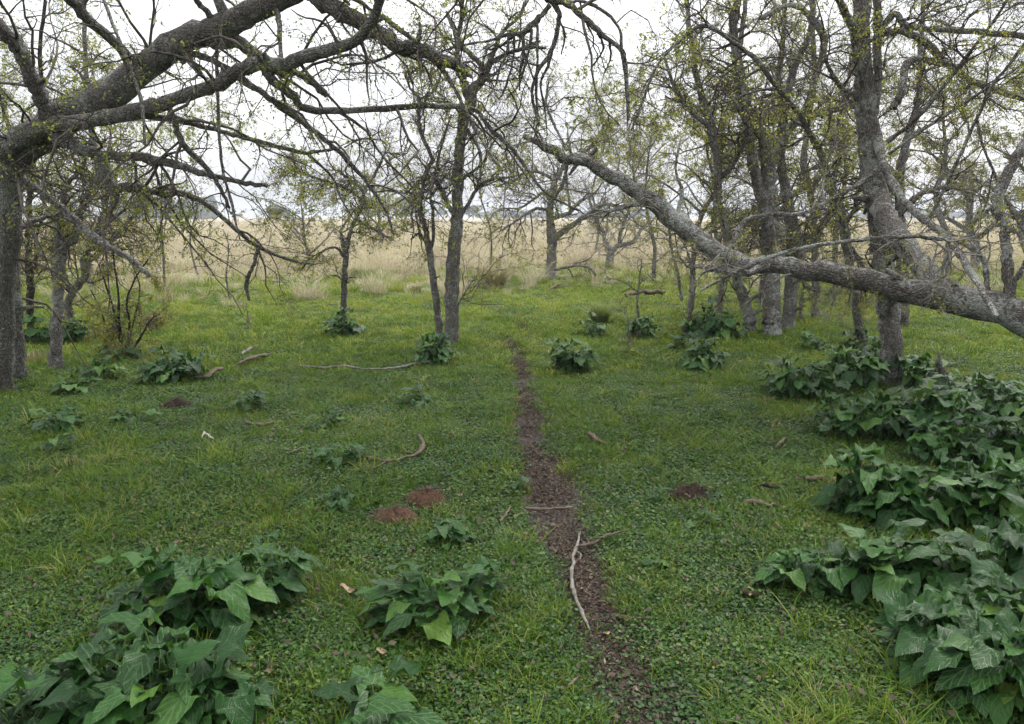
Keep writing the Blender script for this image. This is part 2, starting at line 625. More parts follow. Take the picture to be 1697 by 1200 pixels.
M_STICKB = mat_simple("stick_brown", [(0.3, (0.05, 0.038, 0.029)), (0.65, (0.165, 0.128, 0.097))], 25, bump=0.6)
M_DUNG = mat_simple("dung_red", [(0.3, (0.032, 0.019, 0.012)), (0.6, (0.125, 0.068, 0.042)), (0.8, (0.21, 0.13, 0.085))], 45, bump=1.0, dist=0.02)
M_DUNGD = mat_simple("dung_dark", [(0.3, (0.010, 0.007, 0.006)), (0.65, (0.05, 0.032, 0.024))], 40, bump=1.0, dist=0.02)
M_BONE = mat_simple("bone_white", [(0.3, (0.25, 0.22, 0.18)), (0.7, (0.46, 0.43, 0.37))], 30, bump=0.3)
M_DRYLEAF = mat_simple("dry_leaf", [(0.3, (0.16, 0.11, 0.07)), (0.7, (0.36, 0.27, 0.18))], 40, bump=0.3)

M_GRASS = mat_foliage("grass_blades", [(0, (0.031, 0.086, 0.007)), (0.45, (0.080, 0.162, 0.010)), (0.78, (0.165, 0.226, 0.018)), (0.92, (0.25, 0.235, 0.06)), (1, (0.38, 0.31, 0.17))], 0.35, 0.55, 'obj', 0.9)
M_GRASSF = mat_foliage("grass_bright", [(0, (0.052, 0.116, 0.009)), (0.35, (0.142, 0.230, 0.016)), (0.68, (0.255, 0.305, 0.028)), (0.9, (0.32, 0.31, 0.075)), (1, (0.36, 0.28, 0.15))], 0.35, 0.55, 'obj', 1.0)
M_CLOVER = mat_foliage("ground_cover_leaves", [(0, (0.012, 0.044, 0.009)), (0.5, (0.028, 0.080, 0.012)), (0.8, (0.066, 0.136, 0.015)), (1, (0.17, 0.20, 0.030))], 0.25, 0.5, 'obj', 0.7)
M_STRAW = mat_foliage("dry_field_grass", [(0, (0.20, 0.17, 0.09)), (0.25, (0.38, 0.325, 0.24)), (0.55, (0.53, 0.47, 0.365)), (0.78, (0.40, 0.375, 0.23)), (1, (0.21, 0.25, 0.085))], 0.3, 0.7, 'obj', 0.8)
M_LITTER = mat_foliage("litter_bits", [(0, (0.022, 0.016, 0.013)), (0.5, (0.060, 0.042, 0.031)), (0.85, (0.130, 0.095, 0.070)), (1, (0.29, 0.235, 0.17))], 0.1, 0.8, 'obj', 0.0)


def mat_ground():
    m, n, l, out = new_mat("lawn_soil")
    geo = N_(n, 'ShaderNodeNewGeometry')
    a = N_(n, 'ShaderNodeAttribute', attribute_name='dry')
    n1 = N_(n, 'ShaderNodeTexNoise', Scale=1.1, Detail=8, Roughness=0.7)
    n2 = N_(n, 'ShaderNodeTexNoise', Scale=55, Detail=6, Roughness=0.75)
    l.new(geo.outputs['Position'], n1.inputs['Vector'])
    l.new(geo.outputs['Position'], n2.inputs['Vector'])
    r1 = ramp(n, [(0.3, (0.060, 0.045, 0.028)), (0.45, (0.045, 0.060, 0.016)), (0.6, (0.055, 0.085, 0.016)), (0.75, (0.11, 0.10, 0.040))])
    l.new(n1.outputs['Fac'], r1.inputs['Fac'])
    r2 = ramp(n, [(0.3, (0.35, 0.35, 0.35)), (0.65, (1.15, 1.15, 1.15))])
    l.new(n2.outputs['Fac'], r2.inputs['Fac'])
    c = mixc(n, l, 1.0, r1.outputs['Color'], r2.outputs['Color'], 'MULTIPLY')
    n3 = N_(n, 'ShaderNodeTexNoise', Scale=0.35, Detail=9, Roughness=0.72)
    l.new(geo.outputs['Position'], n3.inputs['Vector'])
    r3 = ramp(n, [(0.3, (0.26, 0.215, 0.15)), (0.5, (0.38, 0.335, 0.255)), (0.7, (0.50, 0.45, 0.37))])
    l.new(n3.outputs['Fac'], r3.inputs['Fac'])
    c = mixc(n, l, a.outputs['Fac'], c, r3.outputs['Color'])
    b = N_(n, 'ShaderNodeBsdfPrincipled', Roughness=0.95)
    b.inputs['Specular IOR Level'].default_value = 0.1
    l.new(c, b.inputs['Base Color'])
    bp = N_(n, 'ShaderNodeBump', Strength=0.6, Distance=0.02)
    l.new(n2.outputs['Fac'], bp.inputs['Height'])
    l.new(bp.outputs['Normal'], b.inputs['Normal'])
    l.new(b.outputs['BSDF'], out.inputs['Surface'])
    return m


M_GROUND = mat_ground()
M_MUD = mat_simple("path_mud", [(0.28, (0.014, 0.010, 0.009)), (0.5, (0.036, 0.026, 0.022)), (0.72, (0.080, 0.058, 0.048))], 16, rough=0.7, bump=0.9, dist=0.03, spec=0.35)

# ------------------------------------------------------------------ the setting: ground, path
def build_ground():
    ys = np.concatenate([np.linspace(-14, 1.2, 24), np.arange(1.25, 14, 0.06), np.geomspace(14, 1300, 120)])
    a = np.linspace(-1, 1, 241)
    a = np.sign(a) * np.abs(a) ** 1.4
    V = []
    for y in ys:
        half = 14 + max(y, 0) * 1.1
        x = a * half
        z = gz(x, np.full_like(x, y))
        V.append(np.stack([x, np.full_like(x, y), z], -1))
    V = np.array(V)
    R, C, _ = V.shape
    i = np.arange(R - 1)[:, None] * C
    j = np.arange(C - 1)[None]
    Q = np.stack([i + j, i + j + 1, i + C + j + 1, i + C + j], -1).reshape(-1, 4)
    V = V.reshape(-1, 3)
    e = field_edge(V[:, 0])
    dry = np.clip((V[:, 1] - e + 2 + 2.5 * snoise(V[:, 0], V[:, 1], 0.8, 1)) / 9.0, 0, 1)
    me = mesh_np("ground", V, Q, M_GROUND, extra={"dry": dry})
    o = obj("ground", me)
    tag(o, "green lawn running into a wide dry grass field", None, None, "structure")
    # the trodden track, a sheet just above the soil
    ys = np.arange(1.3, PATH[-1, 1] - 0.05, 0.04)
    cx, hw = path_xw(ys)
    rng = np.random.default_rng(3)
    K = 13
    s = np.linspace(-1, 1, K)
    wob = np.convolve(rng.normal(size=len(ys) + 8), np.ones(9) / 9, 'valid')
    wob2 = np.convolve(rng.normal(size=len(ys) + 8), np.ones(9) / 9, 'valid')
    hwl = hw * (1.15 + 0.55 * wob)
    hwr = hw * (1.15 + 0.55 * wob2)
    x = np.where(s[None] < 0, cx[:, None] + s[None] * hwl[:, None], cx[:, None] + s[None] * hwr[:, None])
    Y = np.broadcast_to(ys[:, None], x.shape)
    z = gz(x, Y) + 0.004 + 0.006 * (1 - s[None] ** 2) * (0.5 + 0.5 * snoise(x, Y, 23, 1.3)) 
    z[:, 0] -= 0.02
    z[:, -1] -= 0.02
    V = np.stack([x, Y, z], -1)
    R, C, _ = V.shape
    i = np.arange(R - 1)[:, None] * C
    j = np.arange(C - 1)[None]
    Q = np.stack([i + j, i + j + 1, i + C + j + 1, i + C + j], -1).reshape(-1, 4)
    o = obj("path", mesh_np("path", V, Q, M_MUD))
    tag(o, "narrow muddy animal track worn through the lawn", None, None, "structure")


build_ground()


# ------------------------------------------------------------------ scattered stuff: instances on points
def scatter(name, pts, rot, scl, idx, meshes, label, cat):
    src = bpy.data.collections.new(name + "_sources")
    for i, me in enumerate(meshes):
        o = bpy.data.objects.new("%s_source_%02d" % (name, i), me)
        src.objects.link(o)
    me = bpy.data.meshes.new(name)
    n = len(pts)
    me.vertices.add(n)
    me.vertices.foreach_set("co", np.asarray(pts, np.float32).ravel())
    for nm, typ, fld, arr in (("rot", 'FLOAT_VECTOR', "vector", rot), ("scl", 'FLOAT_VECTOR', "vector", scl), ("idx", 'INT', "value", idx)):
        a = me.attributes.new(nm, typ, 'POINT')
        a.data.foreach_set(fld, np.asarray(arr, np.int32 if typ == 'INT' else np.float32).ravel())
    me.update()
    o = obj(name, me)
    g = bpy.data.node_groups.new(name + "_scatter", 'GeometryNodeTree')
    g.interface.new_socket("Geometry", in_out='INPUT', socket_type='NodeSocketGeometry')
    g.interface.new_socket("Geometry", in_out='OUTPUT', socket_type='NodeSocketGeometry')
    N, L = g.nodes, g.links
    gi, go = N.new('NodeGroupInput'), N.new('NodeGroupOutput')
    ci = N.new('GeometryNodeCollectionInfo')
    ci.inputs['Collection'].default_value = src
    ci.inputs['Separate Children'].default_value = True
    ci.inputs['Reset Children'].default_value = True
    iop = N.new('GeometryNodeInstanceOnPoints')
    iop.inputs['Pick Instance'].default_value = True
    for nm, typ, sock in (("rot", 'FLOAT_VECTOR', 'Rotation'), ("scl", 'FLOAT_VECTOR', 'Scale'), ("idx", 'INT', 'Instance Index')):
        na = N.new('GeometryNodeInputNamedAttribute')
        na.data_type = typ
        na.inputs['Name'].default_value = nm
        out = [s for s in na.outputs if s.enabled and s.name == 'Attribute'][0]
        if sock == 'Rotation':
            er = N.new('FunctionNodeEulerToRotation')
            L.new(out, er.inputs[0])
            out = er.outputs[0]
        L.new(out, iop.inputs[sock])
    L.new(gi.outputs[0], iop.inputs['Points'])
    L.new(ci.outputs[0], iop.inputs['Instance'])
    L.new(iop.outputs[0], go.inputs[0])
    md = o.modifiers.new("scatter", 'NODES')
    md.node_group = g
    tag(o, label, cat, None, "stuff")
    return o


def blades(rng, n, r, h, w, bend, mat, name, stiff=1.0):
    """a tuft of n bent blades: each a strip of 3 segments"""
    a = rng.uniform(0, 2 * math.pi, n)
    rr = r * np.sqrt(rng.uniform(0, 1, n))
    base = np.stack([rr * np.cos(a), rr * np.sin(a), np.full(n, -0.012)], -1)
    az = a + rng.normal(0, 1.0, n)
    out = np.stack([np.cos(az), np.sin(az), np.zeros(n)], -1)
    hh = h * rng.uniform(0.45, 1.25, n)
    bb = bend * rng.uniform(0.2, 1.4, n) * hh
    fa = az + rng.normal(0, 0.6, n) + math.pi / 2
    sd = np.stack([np.cos(fa), np.sin(fa), np.zeros(n)], -1)
    V, Q, rn = [], [], []
    lv = [(0, 1.0), (0.4, 0.9), (0.75, 0.6), (1.0, 0.06)]
    P = []
    for s, ww in lv:
        c = base + out * (bb * s ** 2)[:, None] + np.array([0, 0, 1.0]) * (hh * (s - 0.35 * np.minimum(bend, 1.2) * s ** 3))[:, None]
        P.append(c - sd * (w * ww * 0.5))
        P.append(c + sd * (w * ww * 0.5))
    V = np.stack(P, 1)
    b = np.arange(n)[:, None] * 8
    Q = np.concatenate([np.stack([b[:, 0] + k, b[:, 0] + k + 1, b[:, 0] + k + 3, b[:, 0] + k + 2], -1) for k in (0, 2, 4)])
    rnd = np.repeat(rng.uniform(0, 1, n), 8)
    return mesh_np(name, V, Q, mat, extra={"rnd": rnd})


def cover_patch(rng, n, r, size, h, mat, name):
    """a patch of small round-leaved ground cover"""
    a = rng.uniform(0, 2 * math.pi, n)
    rr = r * np.sqrt(rng.uniform(0, 1, n))
    c = np.stack([rr * np.cos(a), rr * np.sin(a), h * rng.uniform(0.15, 1, n) * (1.1 - 0.5 * rr / r)], -1)
    nor = nrm(np.stack([rng.normal(0, 0.38, n), rng.normal(0, 0.38, n), np.ones(n)], -1))
    u = nrm(np.cross(nor, rng.normal(size=(n, 3))))
    v = np.cross(nor, u)
    s = (size * rng.uniform(0.5, 1.25, n))[:, None]
    ring = []
    for k, (rad, dz) in enumerate([(0.55, 0.0), (1, 0.12), (1, 0.05), (0.95, 0.0), (1, 0.05), (1, 0.12)]):
        an = k * math.pi / 3
        ring.append(c + s * (u * math.cos(an) + v * math.sin(an)) * rad + nor * s * dz)
    V = np.stack(ring, 1)
    b = np.arange(n) * 6
    Q = np.concatenate([np.stack([b, b + 1, b + 2, b + 3], -1), np.stack([b, b + 3, b + 4, b + 5], -1)])
    return mesh_np(name, V, Q, mat, extra={"rnd": np.repeat(rng.uniform(0, 1, n), 6)})


def litter_patch(rng, n, r, size, mat, name):
    a = rng.uniform(0, 2 * math.pi, n)
    rr = r * np.sqrt(rng.uniform(0, 1, n))
    c = np.stack([rr * np.cos(a), rr * np.sin(a), rng.uniform(0.004, 0.018, n)], -1)
    nor = nrm(np.stack([rng.normal(0, 0.45, n), rng.normal(0, 0.45, n), np.ones(n)], -1))
    u = nrm(np.cross(nor, rng.normal(size=(n, 3))))
    v = np.cross(nor, u)
    s = (size * rng.uniform(0.35, 1.3, n))[:, None]
    asp = rng.uniform(0.2, 0.6, n)[:, None]
    V = np.stack([c - u * s, c + v * s * asp + nor * s * 0.15, c + u * s, c - v * s * asp + nor * s * 0.15], 1)
    Q = np.arange(n * 4).reshape(-1, 4)
    return mesh_np(name, V, Q, mat, smooth=False, extra={"rnd": np.repeat(rng.uniform(0, 1, n), 4)})


def frustum_points(rng, n, y0, y1, power, margin=2.0):
    """points on the ground ahead, density falling with distance (power 2: even per screen area)"""
    u = rng.uniform(0, 1, n)
    if abs(power - 1) < 1e-3:
        y = y0 * (y1 / y0) ** u
    else:
        e = 2 - power
        y = (y0 ** e + u * (y1 ** e - y0 ** e)) ** (1 / e) if abs(e) > 1e-3 else y0 * (y1 / y0) ** u
    half = y * 0.66 + margin
    x = rng.uniform(-1, 1, n) * half
    return x, y


def put(x, y, rng, smin, smax, tilt=0.12, nvar=1, sx=1.0):
    n = len(x)
    p = np.stack([x, y, gz(x, y)], -1)
    r = np.stack([rng.normal(0, tilt, n), rng.normal(0, tilt, n), rng.uniform(0, 6.283, n)], -1)
    s = rng.uniform(smin, smax, n)
    scl = np.stack([s * sx, s * sx, s], -1)
    return p, r, scl, rng.integers(0, nvar, n)


HEAPS = [(705, 830, 76), (652, 858, 82), (293, 675, 56), (1142, 824, 80), (784, 700, 26)]


def off_heaps(x, y):
    ok = np.ones(len(x), bool)
    for hx, hy, w in HEAPS:
        p, sc = gpix(hx, hy)
        ok &= ((x - p[0]) ** 2 + ((y - p[1]) * 1.2) ** 2) > (w * sc * 0.5 + 0.05) ** 2
    return ok


def build_lawn():
    rng = np.random.default_rng(11)
    # small round-leaved ground cover, thick near the camera and in the shade
    cov = [cover_patch(rng, 190, 0.16, 0.0068, 0.030, M_CLOVER, "cover_patch_%d" % i) for i in range(6)]
    x, y = frustum_points(rng, 20000, 1.5, 17, 1.25)
    k = snoise(x, y, 1.7, 0.6) + 0.6 * snoise(x, y, 4.1, 2.2)
    cx, hw = path_xw(y)
    clear = np.abs(x - cx) > hw * (0.95 + 0.4 * snoise(x, y, 3.0, 5)) + 0.09
    clear |= (y > PATH[-1, 1] - 0.1) | (rng.uniform(size=len(x)) < np.clip(0.05 + (3.2 - y) * 0.25, 0.02, 0.3))
    keep = (k > -0.55 + 0.10 * np.maximum(y - 6, 0)) & clear & off_heaps(x, y) & (snoise(x, y, 2.2, 9) + 0.5 * snoise(x, y, 6, 3) < 0.85)
    x, y = x[keep], y[keep]
    p, r, s, i = put(x, y, rng, 0.7, 1.3, 0.06, 6)
    scatter("ground_cover", p, r, s, i, cov, "low carpet of small round dark green leaves", "ground cover")
    # short grass
    tf = [blades(rng, 26, 0.06, 0.062, 0.0036, 0.9, M_GRASS, "grass_tuft_%d" % q) for q in range(5)] + \
         [blades(rng, 30, 0.05, 0.11, 0.004, 0.9, M_GRASS, "grass_tall_tuft_%d" % q) for q in range(3)]
    x, y = frustum_points(rng, 72000, 1.5, 13, 1.3)
    k = snoise(x, y, 1.3, 4.6) + 0.7 * snoise(x, y, 3.3, 1.2)
    dens = np.clip(0.55 + 0.5 * k + 0.08 * (y - 4), 0.10, 1)
    keep = off_heaps(x, y) & ((snoise(x, y, 2.2, 9) + 0.5 * snoise(x, y, 6, 3) < 0.85) | (rng.uniform(size=len(x)) < 0.3)) & (rng.uniform(size=len(x)) < dens) & (rng.uniform(size=len(x)) > 0.985 * path_mask(x, y))
    x, y = x[keep], y[keep]
    p, r, s, i = put(x, y, rng, 0.45, 1.4, 0.2, 5)
    tall = rng.uniform(size=len(x)) < 0.035 + 0.10 * (snoise(x, y, 0.9, 7) > 0.5)
    i = np.where(tall, rng.integers(5, 8, len(x)), i)
    scatter("lawn_grass", p, r, s, i, tf, "short green lawn grass with a few straw blades", "grass")
    # brighter open grass behind the first trees
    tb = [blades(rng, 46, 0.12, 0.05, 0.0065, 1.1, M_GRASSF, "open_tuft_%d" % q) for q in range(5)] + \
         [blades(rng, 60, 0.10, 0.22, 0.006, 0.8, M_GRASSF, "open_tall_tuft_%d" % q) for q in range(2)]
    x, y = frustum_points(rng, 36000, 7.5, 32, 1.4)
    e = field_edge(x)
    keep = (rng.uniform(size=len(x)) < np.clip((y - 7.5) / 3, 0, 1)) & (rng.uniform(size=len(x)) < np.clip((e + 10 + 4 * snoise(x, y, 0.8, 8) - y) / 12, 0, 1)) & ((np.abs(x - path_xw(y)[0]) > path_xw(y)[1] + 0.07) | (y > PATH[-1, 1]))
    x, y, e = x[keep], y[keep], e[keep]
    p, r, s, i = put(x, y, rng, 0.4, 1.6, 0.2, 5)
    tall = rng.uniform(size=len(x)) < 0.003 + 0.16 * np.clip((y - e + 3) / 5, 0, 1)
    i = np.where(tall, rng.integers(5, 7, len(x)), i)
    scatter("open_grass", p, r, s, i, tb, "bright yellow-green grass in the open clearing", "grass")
    # the dry field
    fd = [blades(rng, 70, 0.22, 0.55, 0.010, 0.7, M_STRAW, "dry_clump_%d" % q) for q in range(5)] + \
         [blades(rng, 70, 0.30, 0.32, 0.010, 1.1, M_STRAW, "dry_low_clump_%d" % q) for q in range(3)]
    fd += [blades(rng, 150, 0.30, 0.75, 0.012, 0.9, M_STRAW, "dry_tussock_%d" % q) for q in range(3)]
    x, y = frustum_points(rng, 38000, 14, 190, 1.75, 2)
    e = field_edge(x) + 2.6 * snoise(x, y, 0.9, 3.3)
    pr = np.clip((y - e + 4.5) / 14, 0, 1) ** 1.5
    keep = rng.uniform(size=len(x)) < pr
    x, y = x[keep], y[keep]
    e = e[keep]
    p, r, s, i = put(x, y, rng, 0.4, 1.5, 0.15, 8)
    s = s * (0.75 + 0.30 * snoise(x, y, 0.35, 5) + 0.35 * (snoise(x, y, 1.1, 9) > 0.55))[:, None] * np.clip(0.5 + (y - e) * 0.025, 0.45, 0.9)[:, None]
    s[:, :2] *= np.clip(y / 38, 1, 3.2)[:, None]
    tus = rng.uniform(size=len(x)) < 0.05
    i = np.where(tus, rng.integers(8, 11, len(x)), i)
    s = np.where(tus[:, None], np.maximum(s, 0.7) * 1.15, s)
    scatter("field_grass", p, r, s, i, fd, "tall dry straw-coloured grass of the open field", "grass")
    # dead leaves and bark bits
    lt = [litter_patch(rng, 34, 0.10, 0.0095, M_LITTER, "litter_patch_%d" % q) for q in range(5)] + \
         [litter_patch(rng, 5, 0.16, 0.012, M_LITTER, "litter_thin_%d" % q) for q in range(4)]
    x, y = frustum_points(rng, 10500, 1.6, 10.5, 1.2)
    pm = path_mask(x, y)
    cx, hw = path_xw(y)
    xp = cx + rng.normal(0, 0.6, len(y)) * hw * 1.0
    on = rng.uniform(size=len(x)) < np.clip(0.17 + 0.16 * snoise(xp, y, 3.2, 1.1), 0.03, 0.4)
    x = np.where(on, xp, x)
    p, r, s, i = put(x, y, rng, 0.7, 1.3, 0.05, 5)
    i = np.where(on, i, rng.integers(5, 9, len(x)))
    p[:, 2] += np.where(on, 0.006, 0.022)
    scatter("leaf_litter", p, r, s, i, lt, "brown dead leaves and bark bits on track and lawn", "leaf litter")


build_lawn()


# ------------------------------------------------------------------ trees
def parse(s):
    return [tuple(float(v) for v in q.split(',')) for q in s.split()]


class Tree:
    """limbs are traced with their own distances; twigs and leaves are grown from them"""

    def __init__(self, name, label, seed, bark, twig, leaf, cat="tree", group=None):
        self.rng = np.random.default_rng(seed)
        self.name, self.label, self.cat, self.group = name, label, cat, group
        self.bark, self.twig, self.leaf = bark, twig, leaf
        self.limbs = []      # (part, pts, rad, k)
        self.px = []         # traced samples: x, y, Y
        self.base = None

    def limb(self, part, s, d0=None, dd=0.0, k=None, foot=False, seeds=True):
        P = parse(s)
        if d0 is None:
            A = np.array(self.px)
            j = np.argmin((A[:, 0] - P[0][0]) ** 2 + (A[:, 1] - P[0][1]) ** 2)
            d0 = A[j, 2]
        xy = np.array([(p[0], p[1]) for p in P])
        L = np.concatenate([[0], np.cumsum(np.linalg.norm(np.diff(xy, axis=0), axis=1))])
        L = L / L[-1]
        Y = d0 + dd * L
        pts, rad = [], []
        for (x, y, w), yy in zip(P, Y):
            p, sc = at(x, y, yy)
            pts.append(p)
            rad.append(w * sc / 2 * 0.92)
        pts, rad = np.array(pts), np.array(rad)
        nseg = max(10, min(60, int(len(P) * 5)))
        for a in np.linspace(0, 1, nseg):
            self.px.append((np.interp(a, L, xy[:, 0]), np.interp(a, L, xy[:, 1]), np.interp(a, L, Y)))
        if foot:
            g = gz(pts[0, 0], pts[0, 1])
            pts[0, 2] = g - 0.14
            self.base = np.array([pts[0, 0], pts[0, 1], g])
            rad[0] *= 1.6
            a = 0.10 / max(np.linalg.norm(pts[1] - pts[0]), 0.2)
            pts = np.vstack([pts[:1], pts[0] + (pts[1] - pts[0]) * a + 0.0, pts[0] + (pts[1] - pts[0]) * a * 3, pts[1:]])
            rad = np.concatenate([rad[:1], [rad[1] * 1.22, rad[1] * 1.05], rad[1:]])
            nseg += 8
        self.add(part, pts, rad, nseg, k, seeds)

    def add(self, part, pts, rad, n=24, k=None, seeds=True):
        q, r = spline(pts, rad, n)
        Ltot = np.linalg.norm(np.diff(q, axis=0), axis=1).sum()
        wob = self.rng.normal(size=q.shape) * np.clip(r, 0, 0.05)[:, None] * 0.16
        wob[0] = 0
        q = q + wob
        if k is None:
            k = int(np.clip(6 + r.max() * 60, 6, 18))
        self.limbs.append((part, q, r, k, seeds))
        if self.base is None:
            self.base = np.array([q[0, 0], q[0, 1], gz(q[0, 0], q[0, 1])])

    def done(self, n1=20, l1=(0.5, 1.3), n2=160, l2=(0.2, 0.6), n3=500, l3=(0.08, 0.25), leaves=1500, lsize=0.02,
             grav=-0.02, up=0.1, wander=0.3, t0=0.25, ang1=(30, 80), r1=0.014, droop=0.3, jitter=0.02, part_from=0, lt0=0.1, over=0):
        rng = self.rng
        root = bpy.data.objects.new(self.name, None)
        root.empty_display_size = 0.3
        COL.objects.link(root)
        root.location = self.base
        tag(root, self.label, self.cat, self.group)
        seen = {}
        for part, q, r, k, sd in self.limbs:
            V, Q, tc = tube(q - self.base, r, k, rng, 0.055 if r.max() > 0.02 else 0.1)
            if r.max() > 0.035:
                # knots and snapped-off stubs belong to the limb
                for _ in range(int(rng.integers(2, 6))):
                    j = int(rng.integers(len(q) // 5, len(q) - 1))
                    if r[j] < 0.02:
                        continue
                    tn = nrm(q[j] - q[j - 1])
                    sd_ = rng.normal(size=3)
                    sd_ = nrm(sd_ - tn * np.dot(sd_, tn))
                    dr = nrm(sd_ + tn * rng.uniform(0, 0.8))
                    ln = r[j] * rng.uniform(1.3, 3.0)
                    rs = r[j] * rng.uniform(0.18, 0.42)
                    sp = np.array([q[j] + dr * r[j] * 0.5, q[j] + dr * r[j] * 0.95, q[j] + dr * (r[j] + ln * 0.5) + rng.normal(size=3) * rs * 0.4, q[j] + dr * (r[j] + ln)])
                    V2, Q2, t2 = tube(sp - self.base, np.array([rs * 1.8, rs * 1.25, rs, rs * 0.6]), 6, rng, 0.12)
                    Q = np.vstack([Q, Q2 + len(V)])
                    V = np.vstack([V, V2])
                    tc = np.vstack([tc, t2 + 3.0])
            me = limb_mesh(part, V, Q, self.bark, tc)
            obj(part, me, root)
        PP = 24
        par, prd = [], []
        for part, q, r, k, sd in self.limbs:
            if not sd:
                continue
            s = np.linspace(0, len(q) - 1, PP)
            par.append(np.stack([np.interp(s, np.arange(len(q)), q[:, c]) for c in range(3)], -1))
            prd.append(np.interp(s, np.arange(len(q)), r))
        par, prd = np.array(par), np.array(prd)
        TV, TQ, off = [], [], 0
        lv = []
        if n1:
            b1, q1 = grow(rng, par, prd, n1, t0, 1.0, l1, ang1, 9, wander * 0.8, grav, 0.6, r1, 0.004, up)
            V, Q = tubes(b1, q1, 5)
            TV.append(V); TQ.append(Q + off); off += len(V)
            s2, r2 = np.concatenate([resamp(par, 9), b1]), np.concatenate([resamp(prd[..., None], 9)[..., 0], q1])
            b2, q2 = grow(rng, b1 if n2 > 6 * n1 else s2, q1 if n2 > 6 * n1 else r2, n2, 0.1, 1.0, l2, (25, 75), 6, wander, grav, 0.7, 0.0065, 0.0024, up * 0.5)
            V, Q = tubes(b2, q2, 3)
            TV.append(V); TQ.append(Q + off); off += len(V)
            b3, q3 = grow(rng, b2, q2, int(n3 * 1.5), 0.1, 1.0, l3, (30, 75), 3, wander * 1.2, grav, 0.7, 0.0034, 0.0016, 0.05)
            V, Q = tubes(b3, q3, 3)
            TV.append(V); TQ.append(Q + off); off += len(V)
            me = mesh_np("twigs", np.concatenate(TV) - self.base, np.concatenate(TQ), self.twig)
            tag(obj("twigs", me, root), kind="stuff")
            if leaves:
                V1, Q1, c1 = leaf_quads(rng, b3, int(leaves * 1.1), lsize, lt0, droop, jitter)
                V2, Q2, c2 = leaf_quads(rng, b2, int(leaves * 0.3) + 4, lsize, lt0, droop, jitter)
                V = np.concatenate([V1, V2])
                me = mesh_np("crown", V - self.base, np.concatenate([Q1, Q2 + len(V1)]), self.leaf, smooth=False,
                             extra={"rnd": np.concatenate([c1, c2])})
                tag(obj("crown", me, root), kind="stuff")
        if over:
            # unseen crown above the frame, extra leafy growth added to shade the foreground
            hi = par[:, :, 2].max(1) > 5.0
            o1, p1 = grow(rng, par[hi], prd[hi], over, 0.15, 1.0, (0.5, 1.4), (30, 85), 7, 0.3, 0.0, 0.6, 0.014, 0.005, 0.1)
            o2, p2 = grow(rng, o1, p1, over * 7, 0.1, 1.0, (0.2, 0.6), (25, 80), 5, 0.34, -0.01, 0.7, 0.006, 0.0024, 0.05)
            V1, Q1 = tubes(o1, p1, 4)
            V2, Q2 = tubes(o2, p2, 3)
            me = mesh_np("twigs", np.concatenate([V1, V2]) - self.base, np.concatenate([Q1, Q2 + len(V1)]), self.twig)
            tag(obj("twigs", me, root), kind="stuff")
            V1, Q1, c1 = leaf_quads(rng, o2, over * 170, 0.05, 0.05, 0.2, 0.05)
            ok = V1.reshape(-1, 4, 3)[:, 0, 2] > 3.6
            V1 = V1.reshape(-1, 4, 3)[ok].reshape(-1, 3)
            me = mesh_np("crown", V1 - self.base, np.arange(len(V1)).reshape(-1, 4), self.leaf, smooth=False, extra={"rnd": c1.reshape(-1, 4)[ok].ravel()})
            tag(obj("crown", me, root), kind="stuff")
        return root


def resamp(a, n):
    N, P, C = a.shape
    s = np.linspace(0, P - 1, n)
    i = np.minimum(s.astype(int), P - 2)
    u = (s - i)[None, :, None]
    return a[:, i] * (1 - u) + a[:, i + 1] * u


def limb_mesh(name, V, Q, mat, tc):
    """quads, with the end cap's doubled corner turned into triangles"""
    tri = Q[:, 2] == Q[:, 3]
    faces = [tuple(int(v) for v in f) for f in Q[~tri]] + [tuple(int(v) for v in f[:3]) for f in Q[tri]]
    me = bpy.data.meshes.new(name)
    me.from_pydata([tuple(v) for v in V], [], faces)
    me.polygons.foreach_set("use_smooth", np.ones(len(faces), bool))
    a = me.attributes.new("tc", 'FLOAT_VECTOR', 'POINT')
    a.data.foreach_set("vector", np.asarray(tc, np.float32).ravel())
    me.materials.append(mat)
    return me


GT = "trees of the grove"


